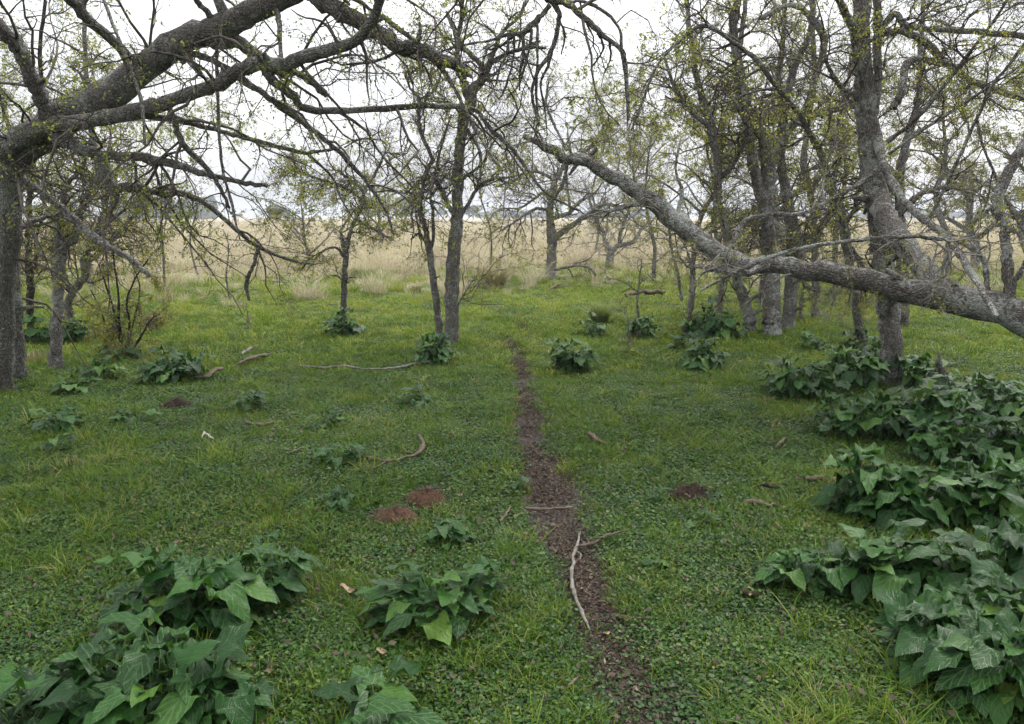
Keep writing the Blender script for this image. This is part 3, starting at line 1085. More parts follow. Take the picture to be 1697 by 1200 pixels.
def build_trees():
    # ---- the big tree at the left, arching over the view
    t = Tree("arching_tree", "big lichen-grey tree whose thick limb arches over the clearing from the left edge", 21, M_BARK, M_TWIG, M_LEAFG)
    t.limb("trunk", "2,655,40 6,560,34 10,460,34 15,380,36 14,310,46 22,262,56 58,228,60 113,192,56 178,158,53 228,122,52 265,90,51 310,63,50 360,48,46 400,28,43 455,3,40 530,-40,36 640,-120,30 800,-200,20", 7.3, -1.9, 18, True)
    t.limb("trunk", "32,622,26 30,560,23 25,480,24 16,420,26", 7.55, -0.25, 14)
    t.limb("limb", "8,250,44 33,228,36 100,207,31 150,200,28 233,183,26 283,167,25 333,150,24 367,137,23 410,110,25 467,107,23 517,90,22 567,77,21 605,55,19 625,12,17 645,-30,15 690,-90,12", 6.62, -1.9, 14)
    t.limb("limb", "500,-25,36 530,-2,34 566,20,33 620,50,30 660,75,28 700,85,26 735,100,23 765,114,16 782,128,5", None, -0.3, 14)
    t.limb("limb", "80,205,30 72,170,27 55,135,28 33,83,28 0,48,27 -40,0,26 -70,-90,22 -60,-180,16", None, -1.0, 12)
    t.limb("limb", "225,125,22 205,88,18 150,35,20 117,0,21 70,-50,20 40,-130,15", None, -1.4, 10)
    t.limb("branch", "95,232,26 117,236,24 143,250,22 187,260,18 233,260,15 283,270,14 320,283,12 360,293,11 405,304,9 443,307,7", None, -0.4, 9)
    t.limb("branch", "170,258,20 175,275,18 180,300,18 192,314,16 207,307,13 233,310,12 273,323,11 300,320,11 333,333,10 377,367,9 410,397,8 430,410,7 480,430,6 520,437,4 535,435,2", None, 0.3, 9)
    t.limb("branch", "428,408,7 420,440,7 408,468,8 413,497,5", None, 0.2, 8)
    t.limb("branch", "195,312,10 192,335,8 182,355,6 176,380,3", None, 0.1, 7)
    t.limb("branch", "30,285,16 43,300,14 67,317,13 100,343,13 123,363,13 153,390,13 187,413,12 217,430,11 247,457,8", None, -0.3, 10)
    t.limb("branch", "22,395,14 33,380,10 60,365,9 97,353,6 130,330,3", None, 0.4, 7)
    t.limb("branch", "345,62,30 367,67,26 400,70,24 430,97,22 450,130,18 483,157,16 507,180,13 566,183,12 633,180,11 699,175,10 756,177,10 786,182,9 800,195,8 819,220,8 849,247,7 873,280,6 905,320,5 960,350,3", None, -0.3, 10)
    t.limb("branch", "395,128,14 433,153,12 483,190,11 520,217,10 563,253,9 605,300,7 640,350,5 652,390,3", None, 0.2, 8)
    t.limb("branch", "225,190,12 300,200,11 350,213,9 400,227,9 450,240,8 500,253,8 533,250,5 566,245,4", None, 0.1, 8)
    t.limb("branch", "510,255,6 550,293,5 566,330,4 590,370,2", None, 0.1, 6)
    t.limb("branch", "270,160,14 287,193,11 293,220,11 313,250,10 350,287,9 367,317,8 380,345,4", None, 0.1, 8)
    t.limb("branch", "435,118,13 470,120,12 500,125,12 533,150,14 540,160,6", None, -0.1, 8)
    t.limb("branch", "300,100,14 320,90,13 350,100,12 383,117,11 400,130,9", None, -0.1, 8)
    t.limb("branch", "362,50,12 343,20,10 325,0,10 310,-40,9", None, -0.3, 8)
    t.limb("branch", "358,60,6 360,117,6 363,217,6 370,283,5 383,333,5 397,397,3", None, -0.5, 6)
    t.limb("branch", "455,5,9 463,40,8 466,105,7", None, -0.4, 7)
    t.limb("branch", "170,-5,6 195,60,7 215,110,7 235,170,7 240,240,5", None, -0.6, 6)
    t.limb("branch", "560,-20,8 620,20,8 690,70,8 740,125,8 770,180,7 800,235,6 825,275,4", None, -0.3, 7)
    # the bough that passes over the camera's view and hangs down in the middle
    t.limb("limb", "640,-120,26 740,-130,24 840,-70,22 905,-12,18 936,4,13 966,27,11 1000,60,10 1033,90,7 1040,153,5 1042,200,3", None, -0.2, 10)
    t.limb("branch", "905,-10,12 926,20,10 924,50,9 913,87,8 893,115,7 882,145,6 886,180,5 894,207,3", None, 0.1, 8)
    t.limb("branch", "912,8,11 886,37,11 866,55,10 843,57,7 813,67,5 766,75,3", None, 0.1, 8)
    t.limb("branch", "905,80,6 880,78,7 850,85,6 823,95,4", None, 0.1, 6)
    t.limb("branch", "936,4,8 975,5,6 1023,40,6 1031,90,5 1038,153,4 1040,210,2", None, 0.1, 6)
    for q in ("866,55,8 868,90,6 862,120,5 861,150,3", "843,57,6 840,85,5 828,115,4 822,140,3", "890,37,6 891,80,5 889,150,4 892,210,3",
              "880,40,5 880,65,6 872,100,5 860,140,4 838,165,2", "852,57,5 850,100,4 836,150,4 826,165,2", "915,85,5 908,110,5 896,140,5 903,180,4 907,225,2",
              "926,30,5 936,60,4 930,90,3", "990,55,5 1000,80,4 982,110,3", "1010,68,5 1012,95,4 1002,120,2"):
        t.limb("branch", q, None, 0.1, 5)
    # overhead boughs, unseen above the frame, more of them added to shade the ground
    t.add("limb", [(-2.6, 5.4, 3.9), (-1.5, 4.4, 4.6), (-0.2, 3.2, 5.0), (0.8, 2.0, 5.1)], [0.09, 0.075, 0.05, 0.02], 20, 9)
    t.add("limb", [(-3.4, 6.0, 3.6), (-3.4, 4.2, 4.5), (-2.8, 2.4, 5.0), (-2.2, 0.6, 5.0)], [0.09, 0.07, 0.05, 0.02], 20, 9)
    t.add("limb", [(-3.0, 5.0, 4.3), (-1.6, 3.4, 5.4), (-0.6, 1.4, 5.9), (0.0, -0.6, 6.0)], [0.08, 0.065, 0.045, 0.02], 20, 9)
    t.add("limb", [(-3.6, 5.2, 4.4), (-4.4, 3.2, 5.0), (-4.4, 1.4, 5.2), (-3.8, -0.4, 5.2)], [0.08, 0.065, 0.045, 0.02], 20, 9)
    t.add("limb", [(-2.2, 4.6, 4.6), (-1.0, 4.0, 5.3), (0.6, 3.4, 5.7), (1.8, 2.2, 5.8)], [0.07, 0.055, 0.04, 0.02], 20, 9)
    t.done(n1=190, l1=(0.5, 1.6), n2=1250, l2=(0.2, 0.7), n3=5600, l3=(0.07, 0.26), over=130, leaves=15000, lsize=0.023, grav=-0.10, up=0.05, wander=0.34, t0=0.12, r1=0.013)

    # ---- the leaning tree reaching in from the right
    t = Tree("leaning_tree", "lichened tree leaning in low from the right edge, almost lying across the clearing", 22, M_BARKL, M_TWIGP, M_LEAF)
    t.limb("trunk", "1985,800,90 1900,680,74 1800,585,66 1699,528,60 1632,510,52 1565,494,48 1499,481,42 1432,466,39 1365,450,37 1319,443,36 1282,440,33 1245,440,29 1212,430,30 1180,410,33 1150,388,34 1115,362,33 1085,338,30 1060,318,28 1033,300,25 1000,284,23 966,264,21 940,263,20 920,252,18 899,240,15 868,226,9", 4.75, 2.4, 16, True)
    t.limb("limb", "1575,492,44 1530,448,40 1500,410,39 1474,374,37 1460,340,33 1450,300,30 1444,262,26", None, 2.35, 14, seeds=False)
    t.limb("limb", "1255,445,16 1225,452,17 1195,448,14 1165,443,9 1140,440,4", None, 0.1, 8)
    t.limb("limb", "1672,495,20 1668,430,17 1664,380,18 1653,345,21 1662,305,20 1688,255,17 1720,200,14 1740,100,12", None, 0.4, 10, seeds=False)
    t.limb("branch", "1672,480,9 1697,440,9 1720,400,8", None, 0.0, 7)
    t.limb("branch", "1640,505,9 1636,470,8 1629,427,8 1605,410,8 1570,392,7", None, 0.2, 7)
    t.limb("branch", "1500,465,14 1482,455,11 1470,448,8", None, -0.1, 8)
    t.limb("branch", "1270,447,14 1255,445,13 1240,455,10", None, -0.2, 8)
    t.limb("branch", "940,265,7 935,300,7 920,330,5 926,360,3", None, 0.1, 6)
    t.limb("branch", "966,262,6 985,252,7 988,245,6", None, 0.0, 6)
    t.limb("branch", "1095,345,8 1050,340,8 1010,350,6 980,345,4", None, 0.2, 6)
    t.limb("branch", "1120,362,7 1130,320,6 1120,280,5 1128,230,3", None, 0.2, 6)
    t.limb("branch", "1205,425,8 1230,370,8 1265,357,8 1289,355,8 1332,353,7 1379,330,8 1419,307,8 1462,273,8", None, 0.6, 8)
    t.limb("branch", "1289,357,6 1292,385,5 1299,410,5 1312,460,4", None, 0.0, 6)
    t.limb("branch", "1159,483,4 1232,445,6 1305,417,7 1379,403,7 1449,395,8 1509,392,7 1562,396,8", 5.4, -0.3, 7)
    t.limb("branch", "1303,420,5 1322,443,6 1332,470,6 1342,478,4 1356,483,3", None, 0.0, 6)
    t.limb("branch", "1150,470,4 1165,452,5 1200,440,5", None, 0.2, 6)
    t.add("limb", [at(1760, 560, 4.8)[0], (3.9, 4.4, 2.4), (3.6, 4.0, 3.8), (2.6, 3.4, 4.8), (1.2, 2.6, 5.2)], [0.10, 0.085, 0.07, 0.05, 0.02], 24, 10)  # this and the next two: unseen boughs, added overhead for foreground shade
    t.add("limb", [(3.9, 4.4, 2.2), (4.3, 3.4, 3.8), (3.9, 2.0, 5.0), (2.8, 0.6, 5.6)], [0.09, 0.075, 0.05, 0.02], 22, 9)
    t.add("limb", [(3.75, 4.2, 3.2), (4.6, 4.4, 4.4), (5.0, 3.6, 5.2), (4.6, 2.0, 5.6)], [0.07, 0.06, 0.04, 0.02], 22, 9)
    t.done(n1=90, l1=(0.3, 1.1), n2=600, l2=(0.15, 0.55), n3=3000, l3=(0.06, 0.22), over=80, leaves=5500, lsize=0.022, grav=-0.02, up=0.15, wander=0.36, t0=0.3, r1=0.010)

    # ---- the upright trunk behind the leaning one
    t = Tree("grove_tree", "upright grey trunk rising from the dark leaves behind the leaning limb", 23, M_BARKL, M_TWIG, M_LEAF, group=GT)
    t.limb("trunk", "1481,642,42 1477,590,36 1474,540,36 1470,490,36 1465,440,36 1460,380,40 1452,320,42 1442,260,42 1436,200,40 1432,150,34 1428,80,30 1426,0,27 1420,-80,24 1400,-180,16", 7.6, 0.0, 16, True)
    t.limb("limb", "1446,190,20 1453,150,17 1454,80,15 1453,20,14 1456,-60,12 1470,-160,8", None, 0.2, 10)
    t.limb("limb", "1452,220,17 1462,267,15 1482,307,14 1515,350,13 1565,390,13 1599,433,12 1622,473,11 1645,513,10 1654,525,6", None, -3.1, 9, seeds=False)
    t.limb("branch", "1470,235,9 1515,200,8 1569,137,7 1600,95,6 1650,30,5 1690,-40,4", None, -0.8, 7)
    t.limb("branch", "1472,255,6 1530,215,6 1600,170,5 1660,130,4 1697,105,3", None, -0.5, 6)
    t.limb("branch", "1530,370,6 1545,353,6 1582,277,6 1619,197,6 1642,147,6 1697,73,5 1730,20,4", None, -0.4, 7)
    t.limb("branch", "1619,197,5 1628,240,5 1645,280,5 1670,340,5 1700,390,4", None, -0.2, 6)
    t.limb("limb", "1455,45,13 1470,35,11 1485,23,11 1505,43,11 1565,50,11 1640,55,11 1697,60,10 1760,70,8", None, -0.6, 9)
    t.limb("limb", "1458,55,14 1490,52,13 1525,63,13 1565,100,13 1605,130,13 1642,147,13 1695,163,11 1760,190,8", None, 0.8, 9)
    t.limb("branch", "1430,165,12 1409,155,11 1390,140,9 1375,115,7 1368,97,5", None, -0.4, 8)
    t.limb("branch", "1448,140,10 1431,145,9 1425,115,8 1418,85,6 1410,62,4", None, -0.5, 7)
    t.limb("limb", "1480,180,14 1495,150,12 1500,110,13 1520,98,13 1560,105,12", 8.2, 0.3, 9)
    t.limb("limb", "1425,70,15 1400,20,14 1370,-40,13 1330,-120,9", None, -1.2, 9)
    t.done(n1=110, l1=(0.4, 1.3), n2=900, l2=(0.15, 0.6), n3=4200, l3=(0.06, 0.24), leaves=7500, lsize=0.023, grav=-0.02, up=0.1, wander=0.34, t0=0.3, r1=0.010)

    # ---- the clump of trunks in the middle right
    t = Tree("grove_tree", "thick straight grey trunk at the heart of the right-hand tree clump", 24, M_BARKL, M_TWIG, M_LEAF, group=GT)
    d = gdist(557)
    t.limb("trunk", "1281,558,38 1279,520,33 1278,470,32 1276,420,31 1275,367,30 1273,310,29 1272,267,27 1265,230,21 1252,198,16 1238,170,13 1225,120,10 1230,50,9 1240,-40,7", d, 0.2, 14, True)
    t.limb("limb", "1272,370,22 1260,320,19 1246,260,20 1237,205,18 1228,150,17 1221,85,19 1215,40,16 1222,0,15 1235,-70,11", None, -0.2, 11)
    t.limb("limb", "1278,262,18 1305,213,16 1330,198,15 1359,187,14 1409,173,12 1440,150,8", None, 0.2, 9)
    t.limb("limb", "1290,240,16 1300,180,14 1312,120,12 1340,60,10 1350,0,9 1345,-60,7", None, 0.3, 9)
    t.limb("limb", "1330,198,12 1345,150,12 1362,95,13 1365,60,12 1335,20,12 1310,8,11 1260,30,8", None, -0.2, 9)
    t.done(n1=80, l1=(0.5, 1.5), n2=700, l2=(0.2, 0.7), n3=3400, l3=(0.08, 0.3), leaves=6500, lsize=0.028, up=0.1, wander=0.33, t0=0.3)
    t = Tree("grove_tree", "forked trunk close behind the thick trunk of the clump", 25, M_BARK, M_TWIG, M_LEAF, group=GT)
    t.limb("trunk", "1306,550,24 1310,500,22 1313,467,23 1320,415,27 1312,370,24 1302,315,19 1295,260,16 1300,200,14 1290,130,11 1300,40,9 1295,-50,6", gdist(552) + 0.35, 0.3, 12, True)
    t.limb("limb", "1320,405,16 1340,390,13 1362,375,10 1376,345,9 1380,310,7 1395,250,5", None, 0.4, 8)
    t.done(n1=45, l1=(0.5, 1.4), n2=380, l2=(0.2, 0.6), n3=1800, l3=(0.08, 0.28), leaves=3800, lsize=0.028, up=0.1, wander=0.33, t0=0.3)
    t = Tree("grove_tree", "slanting trunk on the near side of the clump, bending towards the path", 26, M_BARKL, M_TWIG, M_LEAF, group=GT)
    t.limb("trunk", "1247,553,26 1241,530,22 1234,498,19 1219,460,15 1211,417,16 1199,367,18 1190,333,15 1188,267,15 1175,200,13 1160,150,11 1150,100,10 1140,20,8 1135,-60,6", gdist(553), -0.3, 12, True)
    t.limb("limb", "1190,300,10 1215,270,9 1232,240,7 1250,180,5", None, 0.2, 7)
    t.limb("limb", "1178,210,10 1150,190,8 1120,150,7 1100,90,5", None, -0.4, 7)
    t.done(n1=75, l1=(0.5, 1.5), n2=600, l2=(0.2, 0.7), n3=2800, l3=(0.08, 0.3), leaves=6000, lsize=0.028, up=0.05, wander=0.33, t0=0.25)
    t = Tree("grove_tree", "slim straight trunk standing just beyond the clump", 27, M_BARK, M_TWIG, M_LEAF, group=GT)
    t.limb("trunk", "1353,527,18 1352,490,14 1351,440,13 1350,400,12 1345,333,12 1339,300,13 1332,267,12 1340,200,10 1350,120,9 1345,20,7 1350,-40,5", gdist(527), 0.3, 10, True)
    t.limb("limb", "1344,320,9 1370,270,8 1385,220,7 1400,160,5", None, 0.2, 7)
    t.done(n1=45, l1=(0.5, 1.4), n2=380, l2=(0.2, 0.7), n3=1800, l3=(0.08, 0.3), leaves=4200, lsize=0.030, up=0.1, wander=0.33, t0=0.25)
    t = Tree("grove_tree", "thin trunk rising under the leaning limb, arching back left overhead", 28, M_BARK, M_TWIG, M_LEAF, group=GT)
    t.limb("trunk", "1433,603,20 1428,565,17 1422,533,15 1418,487,15 1408,433,13 1399,383,18 1391,350,17 1382,325,15 1365,267,12 1345,227,11 1319,180,10 1292,150,9 1255,100,9 1215,70,8 1182,47,8 1159,43,7 1132,63,6 1100,93,5 1080,127,5 1063,173,4 1046,217,3", gdist(603), -1.2, 10, True)
    t.limb("branch", "1395,370,9 1415,350,8 1422,310,6 1430,260,4", None, 0.2, 7)
    t.limb("branch", "1395,388,8 1430,440,8 1424,470,5", None, 0.3, 7)
    t.done(n1=60, l1=(0.3, 1.0), n2=450, l2=(0.15, 0.5), n3=2000, l3=(0.06, 0.24), leaves=5200, lsize=0.028, up=0.0, grav=-0.05, wander=0.34, t0=0.3)
    t = Tree("grove_tree", "trunk half hidden behind the upright grey trunk, on open grass", 29, M_BARKL, M_TWIG, M_LEAFP, group=GT)
    t.limb("trunk", "1497,543,22 1497,500,19 1495,440,18 1493,380,18 1490,310,16 1500,240,14 1520,170,11 1525,90,9 1530,0,7", gdist(543), 0.4, 10, True)
    t.limb("limb", "1493,350,11 1530,320,10 1570,310,8 1610,320,5", None, 0.4, 7)
    t.limb("limb", "1492,300,10 1460,260,9 1440,200,7 1420,120,5", None, 0.4, 7)
    t.done(n1=60, l1=(0.5, 1.5), n2=480, l2=(0.2, 0.7), n3=2200, l3=(0.08, 0.3), leaves=4800, lsize=0.030, up=0.1, wander=0.33, t0=0.25)

    # ---- the two central stems
    t = Tree("grove_tree", "slender upright tree beside the track with a forked top and broken low limb", 31, M_BARK, M_TWIG, M_LEAF, group=GT)
    d = gdist(572)
    t.limb("trunk", "748,575,30 749,540,25 749,500,24 750,460,24 751,433,24 755,383,25 758,350,21 759,300,19 761,265,18 764,233,18 769,200,19 778,177,22 783,150,20 797,133,16 808,112,14 818,85,9 828,62,8 840,45,7 862,25,5 880,-30,4", d, 0.2, 14, True)
    t.limb("limb", "779,168,18 770,140,14 762,115,12 757,70,10 765,20,9 760,-60,7", None, -0.3, 9)
    t.limb("limb", "805,116,11 785,95,10 768,80,9 757,62,8 740,20,6", None, 0.2, 8)
    t.limb("limb", "813,105,9 835,92,8 862,82,7 895,68,5", None, 0.2, 7)
    t.limb("branch", "765,372,11 755,358,10 746,347,9 737,328,9 729,310,9 722,298,7 716,293,4", None, -0.3, 8)
    t.limb("branch", "722,296,6 713,310,7 689,327,7 673,350,4", None, 0.0, 7)
    t.limb("branch", "762,358,8 770,348,7 779,333,7 796,307,6 819,297,5 850,293,4 880,285,3", None, 0.1, 7)
    t.limb("branch", "768,205,8 790,240,6 797,260,5 796,300,3", None, -0.2, 6)
    t.limb("branch", "762,300,7 800,270,5 815,240,4 826,225,2", None, 0.2, 6)
    t.limb("branch", "752,520,3 768,490,3 788,458,2", None, 0.0, 5)
    t.done(n1=90, l1=(0.4, 1.4), n2=650, l2=(0.2, 0.7), n3=2900, l3=(0.08, 0.28), leaves=5600, lsize=0.026, up=0.08, grav=-0.03, wander=0.34, t0=0.42)
    t = Tree("grove_tree", "thin crooked stem growing from the foot of the slender forked tree", 32, M_BARK, M_TWIG, M_LEAF, group=GT)
    t.limb("trunk", "731,560,16 728,540,13 723,500,13 717,450,13 711,410,13 704,375,9 696,340,9 699,320,8 706,283,8 716,263,7 700,227,7 693,200,7 694,163,7 680,148,5 672,120,4", gdist(566), -0.2, 10, True)
    t.limb("branch", "713,412,8 718,395,6 717,350,6 714,320,5 722,285,5 735,230,5 748,190,3", None, 0.1, 7)
    t.limb("branch", "709,408,7 702,396,6 694,387,5 681,397,3", None, 0.0, 6)
    t.limb("branch", "697,390,5 691,367,3 689,350,2", None, 0.0, 5)
    t.limb("branch", "694,335,5 670,310,4 655,290,3 640,250,2", None, 0.2, 5)
    t.limb("branch", "694,165,5 720,150,4 735,110,3", None, 0.2, 5)
    t.done(n1=36, l1=(0.3, 1.0), n2=240, l2=(0.15, 0.5), n3=1000, l3=(0.06, 0.22), leaves=2400, lsize=0.03, up=0.1, wander=0.34, t0=0.4)
    # ---- the dark small tree with the broken stem
    t = Tree("grove_tree", "small dark thorny tree on a thin broken stem, left of the two slim stems", 33, M_BARK, M_TWIG, M_LEAF, group=GT)
    t.limb("trunk", "570,548,15 569,517,11 571,467,10 573,427,11 578,395,8 590,360,7 604,330,6 596,310,5 580,298,5 560,280,4", gdist(548), -0.2, 9, True)
    t.limb("branch", "573,425,9 568,400,7 566,380,5 590,345,3", None, 0.0, 7)
    t.limb("branch", "588,362,6 620,380,6 640,392,5 652,398,3", None, -0.3, 6)
    t.limb("branch", "572,428,5 555,410,5 530,420,4 508,450,2", None, -0.2, 6)
    t.limb("branch", "602,332,5 570,310,5 540,300,5 500,285,4 480,260,2", None, 0.2, 6)
    t.limb("branch", "600,318,5 620,290,5 640,240,4 600,230,4 570,245,3", None, 0.2, 6)
    t.limb("branch", "572,470,4 560,458,3 548,456,2", None, 0.0, 5)
    t.done(n1=50, l1=(0.4, 1.1), n2=380, l2=(0.15, 0.5), n3=1900, l3=(0.06, 0.24), leaves=4200, lsize=0.03, up=0.03, grav=-0.06, wander=0.36, t0=0.35)
    # ---- forked tree at the field edge
    t = Tree("grove_tree", "stout forked tree standing alone at the edge of the dry field", 34, M_BARK, M_TWIG, M_LEAFP, group=GT)
    d = gdist(463)
    t.limb("trunk", "912,465,26 913,445,20 914,417,18 915,395,19 912,370,14 911,350,12 914,330,12 918,305,11 924,290,10 934,277,8 945,255,6 940,220,4", d, 0.3, 11, True)
    t.limb("limb", "918,395,14 930,386,11 949,373,10 973,357,9 999,340,8 1015,340,6 1034,344,4", None, -0.8, 9)
    t.limb("limb", "913,362,8 930,358,8 946,350,7 960,335,6 985,320,4 1000,300,3", None, 0.6, 8)
    t.limb("limb", "920,300,7 900,288,6 880,285,5 850,300,4 820,310,3", None, -0.4, 7)
    t.limb("limb", "912,350,7 890,345,6 872,355,5 850,370,4 825,385,2", None, -0.6, 7)
    t.limb("limb", "913,335,6 900,320,5 885,330,5 860,345,4 830,345,2", None, -0.3, 7)
    t.limb("branch", "945,350,6 943,330,5 940,305,5 938,280,3", None, 0.1, 6)
    t.limb("branch", "930,276,6 960,260,5 990,230,5 1010,190,4", None, 0.4, 6)
    t.limb("branch", "940,250,5 920,210,5 905,170,4 910,130,3", None, 0.4, 6)
    t.limb("branch", "914,452,4 930,445,5 960,440,5 975,444,5 990,456,4", None, -0.6, 6)
    t.done(n1=90, l1=(0.5, 1.7), n2=560, l2=(0.3, 0.8), n3=2400, l3=(0.12, 0.35), leaves=3600, lsize=0.05, up=0.02, grav=-0.05, wander=0.36, t0=0.3, r1=0.022)
    # ---- pale dead-looking stump tree
    t = Tree("grove_tree", "pale grey low tree with a short leaning trunk in the field edge grass", 35, M_BARKL, M_TWIGP, M_LEAFP, group=GT)
    t.limb("trunk", "1009,445,17 1011,430,13 1014,417,12 1026,407,9 1049,400,8 1060,385,6 1080,360,4", gdist(446), 0.6, 10, True)
    t.limb("limb", "1013,417,10 1003,400,8 1000,385,6 985,360,4 975,320,3", None, 0.2, 8)
    t.limb("limb", "1026,407,8 1030,380,6 1045,340,5 1050,280,4 1040,220,3", None, 0.3, 7)
    t.done(n1=60, l1=(0.8, 2.2), n2=420, l2=(0.4, 1.0), n3=1900, l3=(0.15, 0.45), leaves=1500, lsize=0.05, up=0.15, grav=0.0, wander=0.32, t0=0.3, r1=0.022)

    # ---- left: trees behind the arching one
    t = Tree("grove_tree", "mossy slim trunk forking at chest height right beside the arching tree", 36, M_BARK, M_TWIG, M_LEAF, group=GT)
    t.limb("trunk", "90,615,28 92,580,23 95,533,21 97,467,19 98,427,19 110,408,15 122,395,14 133,360,13 147,327,12 160,300,12 163,283,11 153,227,10 146,180,10 143,133,9 140,67,8 138,0,8 130,-80,6", gdist(613), 0.1, 12, True)
    t.limb("limb", "98,420,15 97,383,13 100,360,12 105,330,11 112,305,9 130,285,8 148,250,6", None, 0.2, 9)
    t.limb("limb", "97,385,8 85,360,7 70,330,6 60,290,5", None, 0.2, 7)
    t.limb("branch", "90,432,7 75,428,6 65,415,6 58,395,5 55,370,3", None, 0.2, 6)
    t.done(n1=55, l1=(0.3, 1.2), n2=420, l2=(0.15, 0.55), n3=1900, l3=(0.06, 0.24), leaves=5600, lsize=0.027, up=0.1, wander=0.34, t0=0.35)
    t = Tree("grove_tree", "leaning crooked trunk behind the mossy slim trunk", 37, M_BARK, M_TWIG, M_LEAF, group=GT)
    t.limb("trunk", "112,552,20 113,515,15 117,490,13 132,470,13 141,455,13 138,430,12 147,412,10 160,395,8 172,378,7 181,352,6 190,310,5 200,250,4", gdist(552), -0.1, 10, True)
    t.limb("limb", "118,487,9 108,460,9 105,430,7 110,390,6 120,340,4", None, 0.3, 8)
    t.limb("limb", "140,440,8 160,425,6 185,400,5 220,360,4 260,330,3", None, 0.3, 7)
    t.limb("limb", "172,378,6 210,345,5 250,320,4 290,310,3", None, 0.2, 6)
    t.done(n1=55, l1=(0.4, 1.4), n2=420, l2=(0.2, 0.6), n3=1900, l3=(0.08, 0.28), leaves=4600, lsize=0.03, up=0.1, wander=0.34, t0=0.25)
    t = Tree("grove_tree", "thin dark trunk between the arching tree and the mossy slim trunk", 38, M_BARKD, M_TWIG, M_LEAF, group=GT)
    t.limb("trunk", "50,553,16 50,513,12 50,460,12 47,417,11 48,350,10 50,310,10 58,250,9 70,170,8 66,90,7 75,0,6", gdist(553), 0.2, 10, True)
    t.limb("limb", "51,460,8 60,433,7 59,405,6 66,370,4 80,300,3", None, 0.3, 7)
    t.limb("limb", "50,320,7 30,260,6 10,200,5 -10,120,4", None, 0.2, 7)
    t.done(n1=55, l1=(0.4, 1.4), n2=420, l2=(0.2, 0.6), n3=1900, l3=(0.08, 0.28), leaves=6500, lsize=0.03, up=0.1, wander=0.34, t0=0.3)


build_trees()


def auto_tree(label, x, y, height, spread, seed, bark, twig, leaf, dens=1.0, leaves=1.0, lsize=0.045, w=None, name="grove_tree", nl=5, low=0.28, group=GT, dfix=None):
    rng = np.random.default_rng(seed)
    p, sc = gpix(x, y)
    t = Tree(name, label, seed, bark, twig, leaf, group=group)
    r = 0.018 * height if w is None else w * sc / 2
    pts = [p - np.array([0, 0, 0.08])]
    lean = rng.normal(0, 0.08, 2)
    hz = height * 0.75
    for k in range(1, 6):
        f = k / 5
        pts.append(p + np.array([lean[0] * hz * f + rng.normal(0, 0.05) * height * 0.3, lean[1] * hz * f + rng.normal(0, 0.05) * height * 0.3, hz * f]))
    pts = np.array(pts)
    rad = r * np.array([1.3, 1, 0.85, 0.6, 0.38, 0.15])
    t.add("trunk", pts, rad, 26)
    for k in range(nl):
        f = low + (0.85 - low) * (k + 0.5) / nl
        s = f * 5
        i = min(int(s), 4)
        b = pts[i] * (1 - (s - i)) + pts[i + 1] * (s - i)
        rb = np.interp(s, np.arange(6), rad) * 0.7
        az = k * 2.4 + rng.uniform(-0.5, 0.5)
        L = spread * rng.uniform(0.7, 1.15) * (1.15 - 0.4 * f)
        out = np.array([math.cos(az), math.sin(az), 0])
        rise = rng.uniform(0.35, 0.9) * L
        q = [b, b + out * L * 0.33 + np.array([0, 0, rise * 0.45]), b + out * L * 0.7 + np.array([0, 0, rise * 0.8]) + rng.normal(0, 0.08, 3) * L,
             b + out * L + np.array([0, 0, rise * 0.95])]
        t.add("limb", q, [rb, rb * 0.7, rb * 0.45, rb * 0.15], 18)
    t.done(n1=int(55 * dens), l1=(0.25 * spread, 0.65 * spread), n2=int(420 * dens), l2=(0.12 * spread, 0.3 * spread), n3=int(1100 * dens),
           l3=(0.05 * spread, 0.14 * spread), leaves=int(5000 * leaves), lsize=lsize * 0.85, up=0.12, grav=-0.02, wander=0.32, t0=0.2, r1=0.02, jitter=0.04)


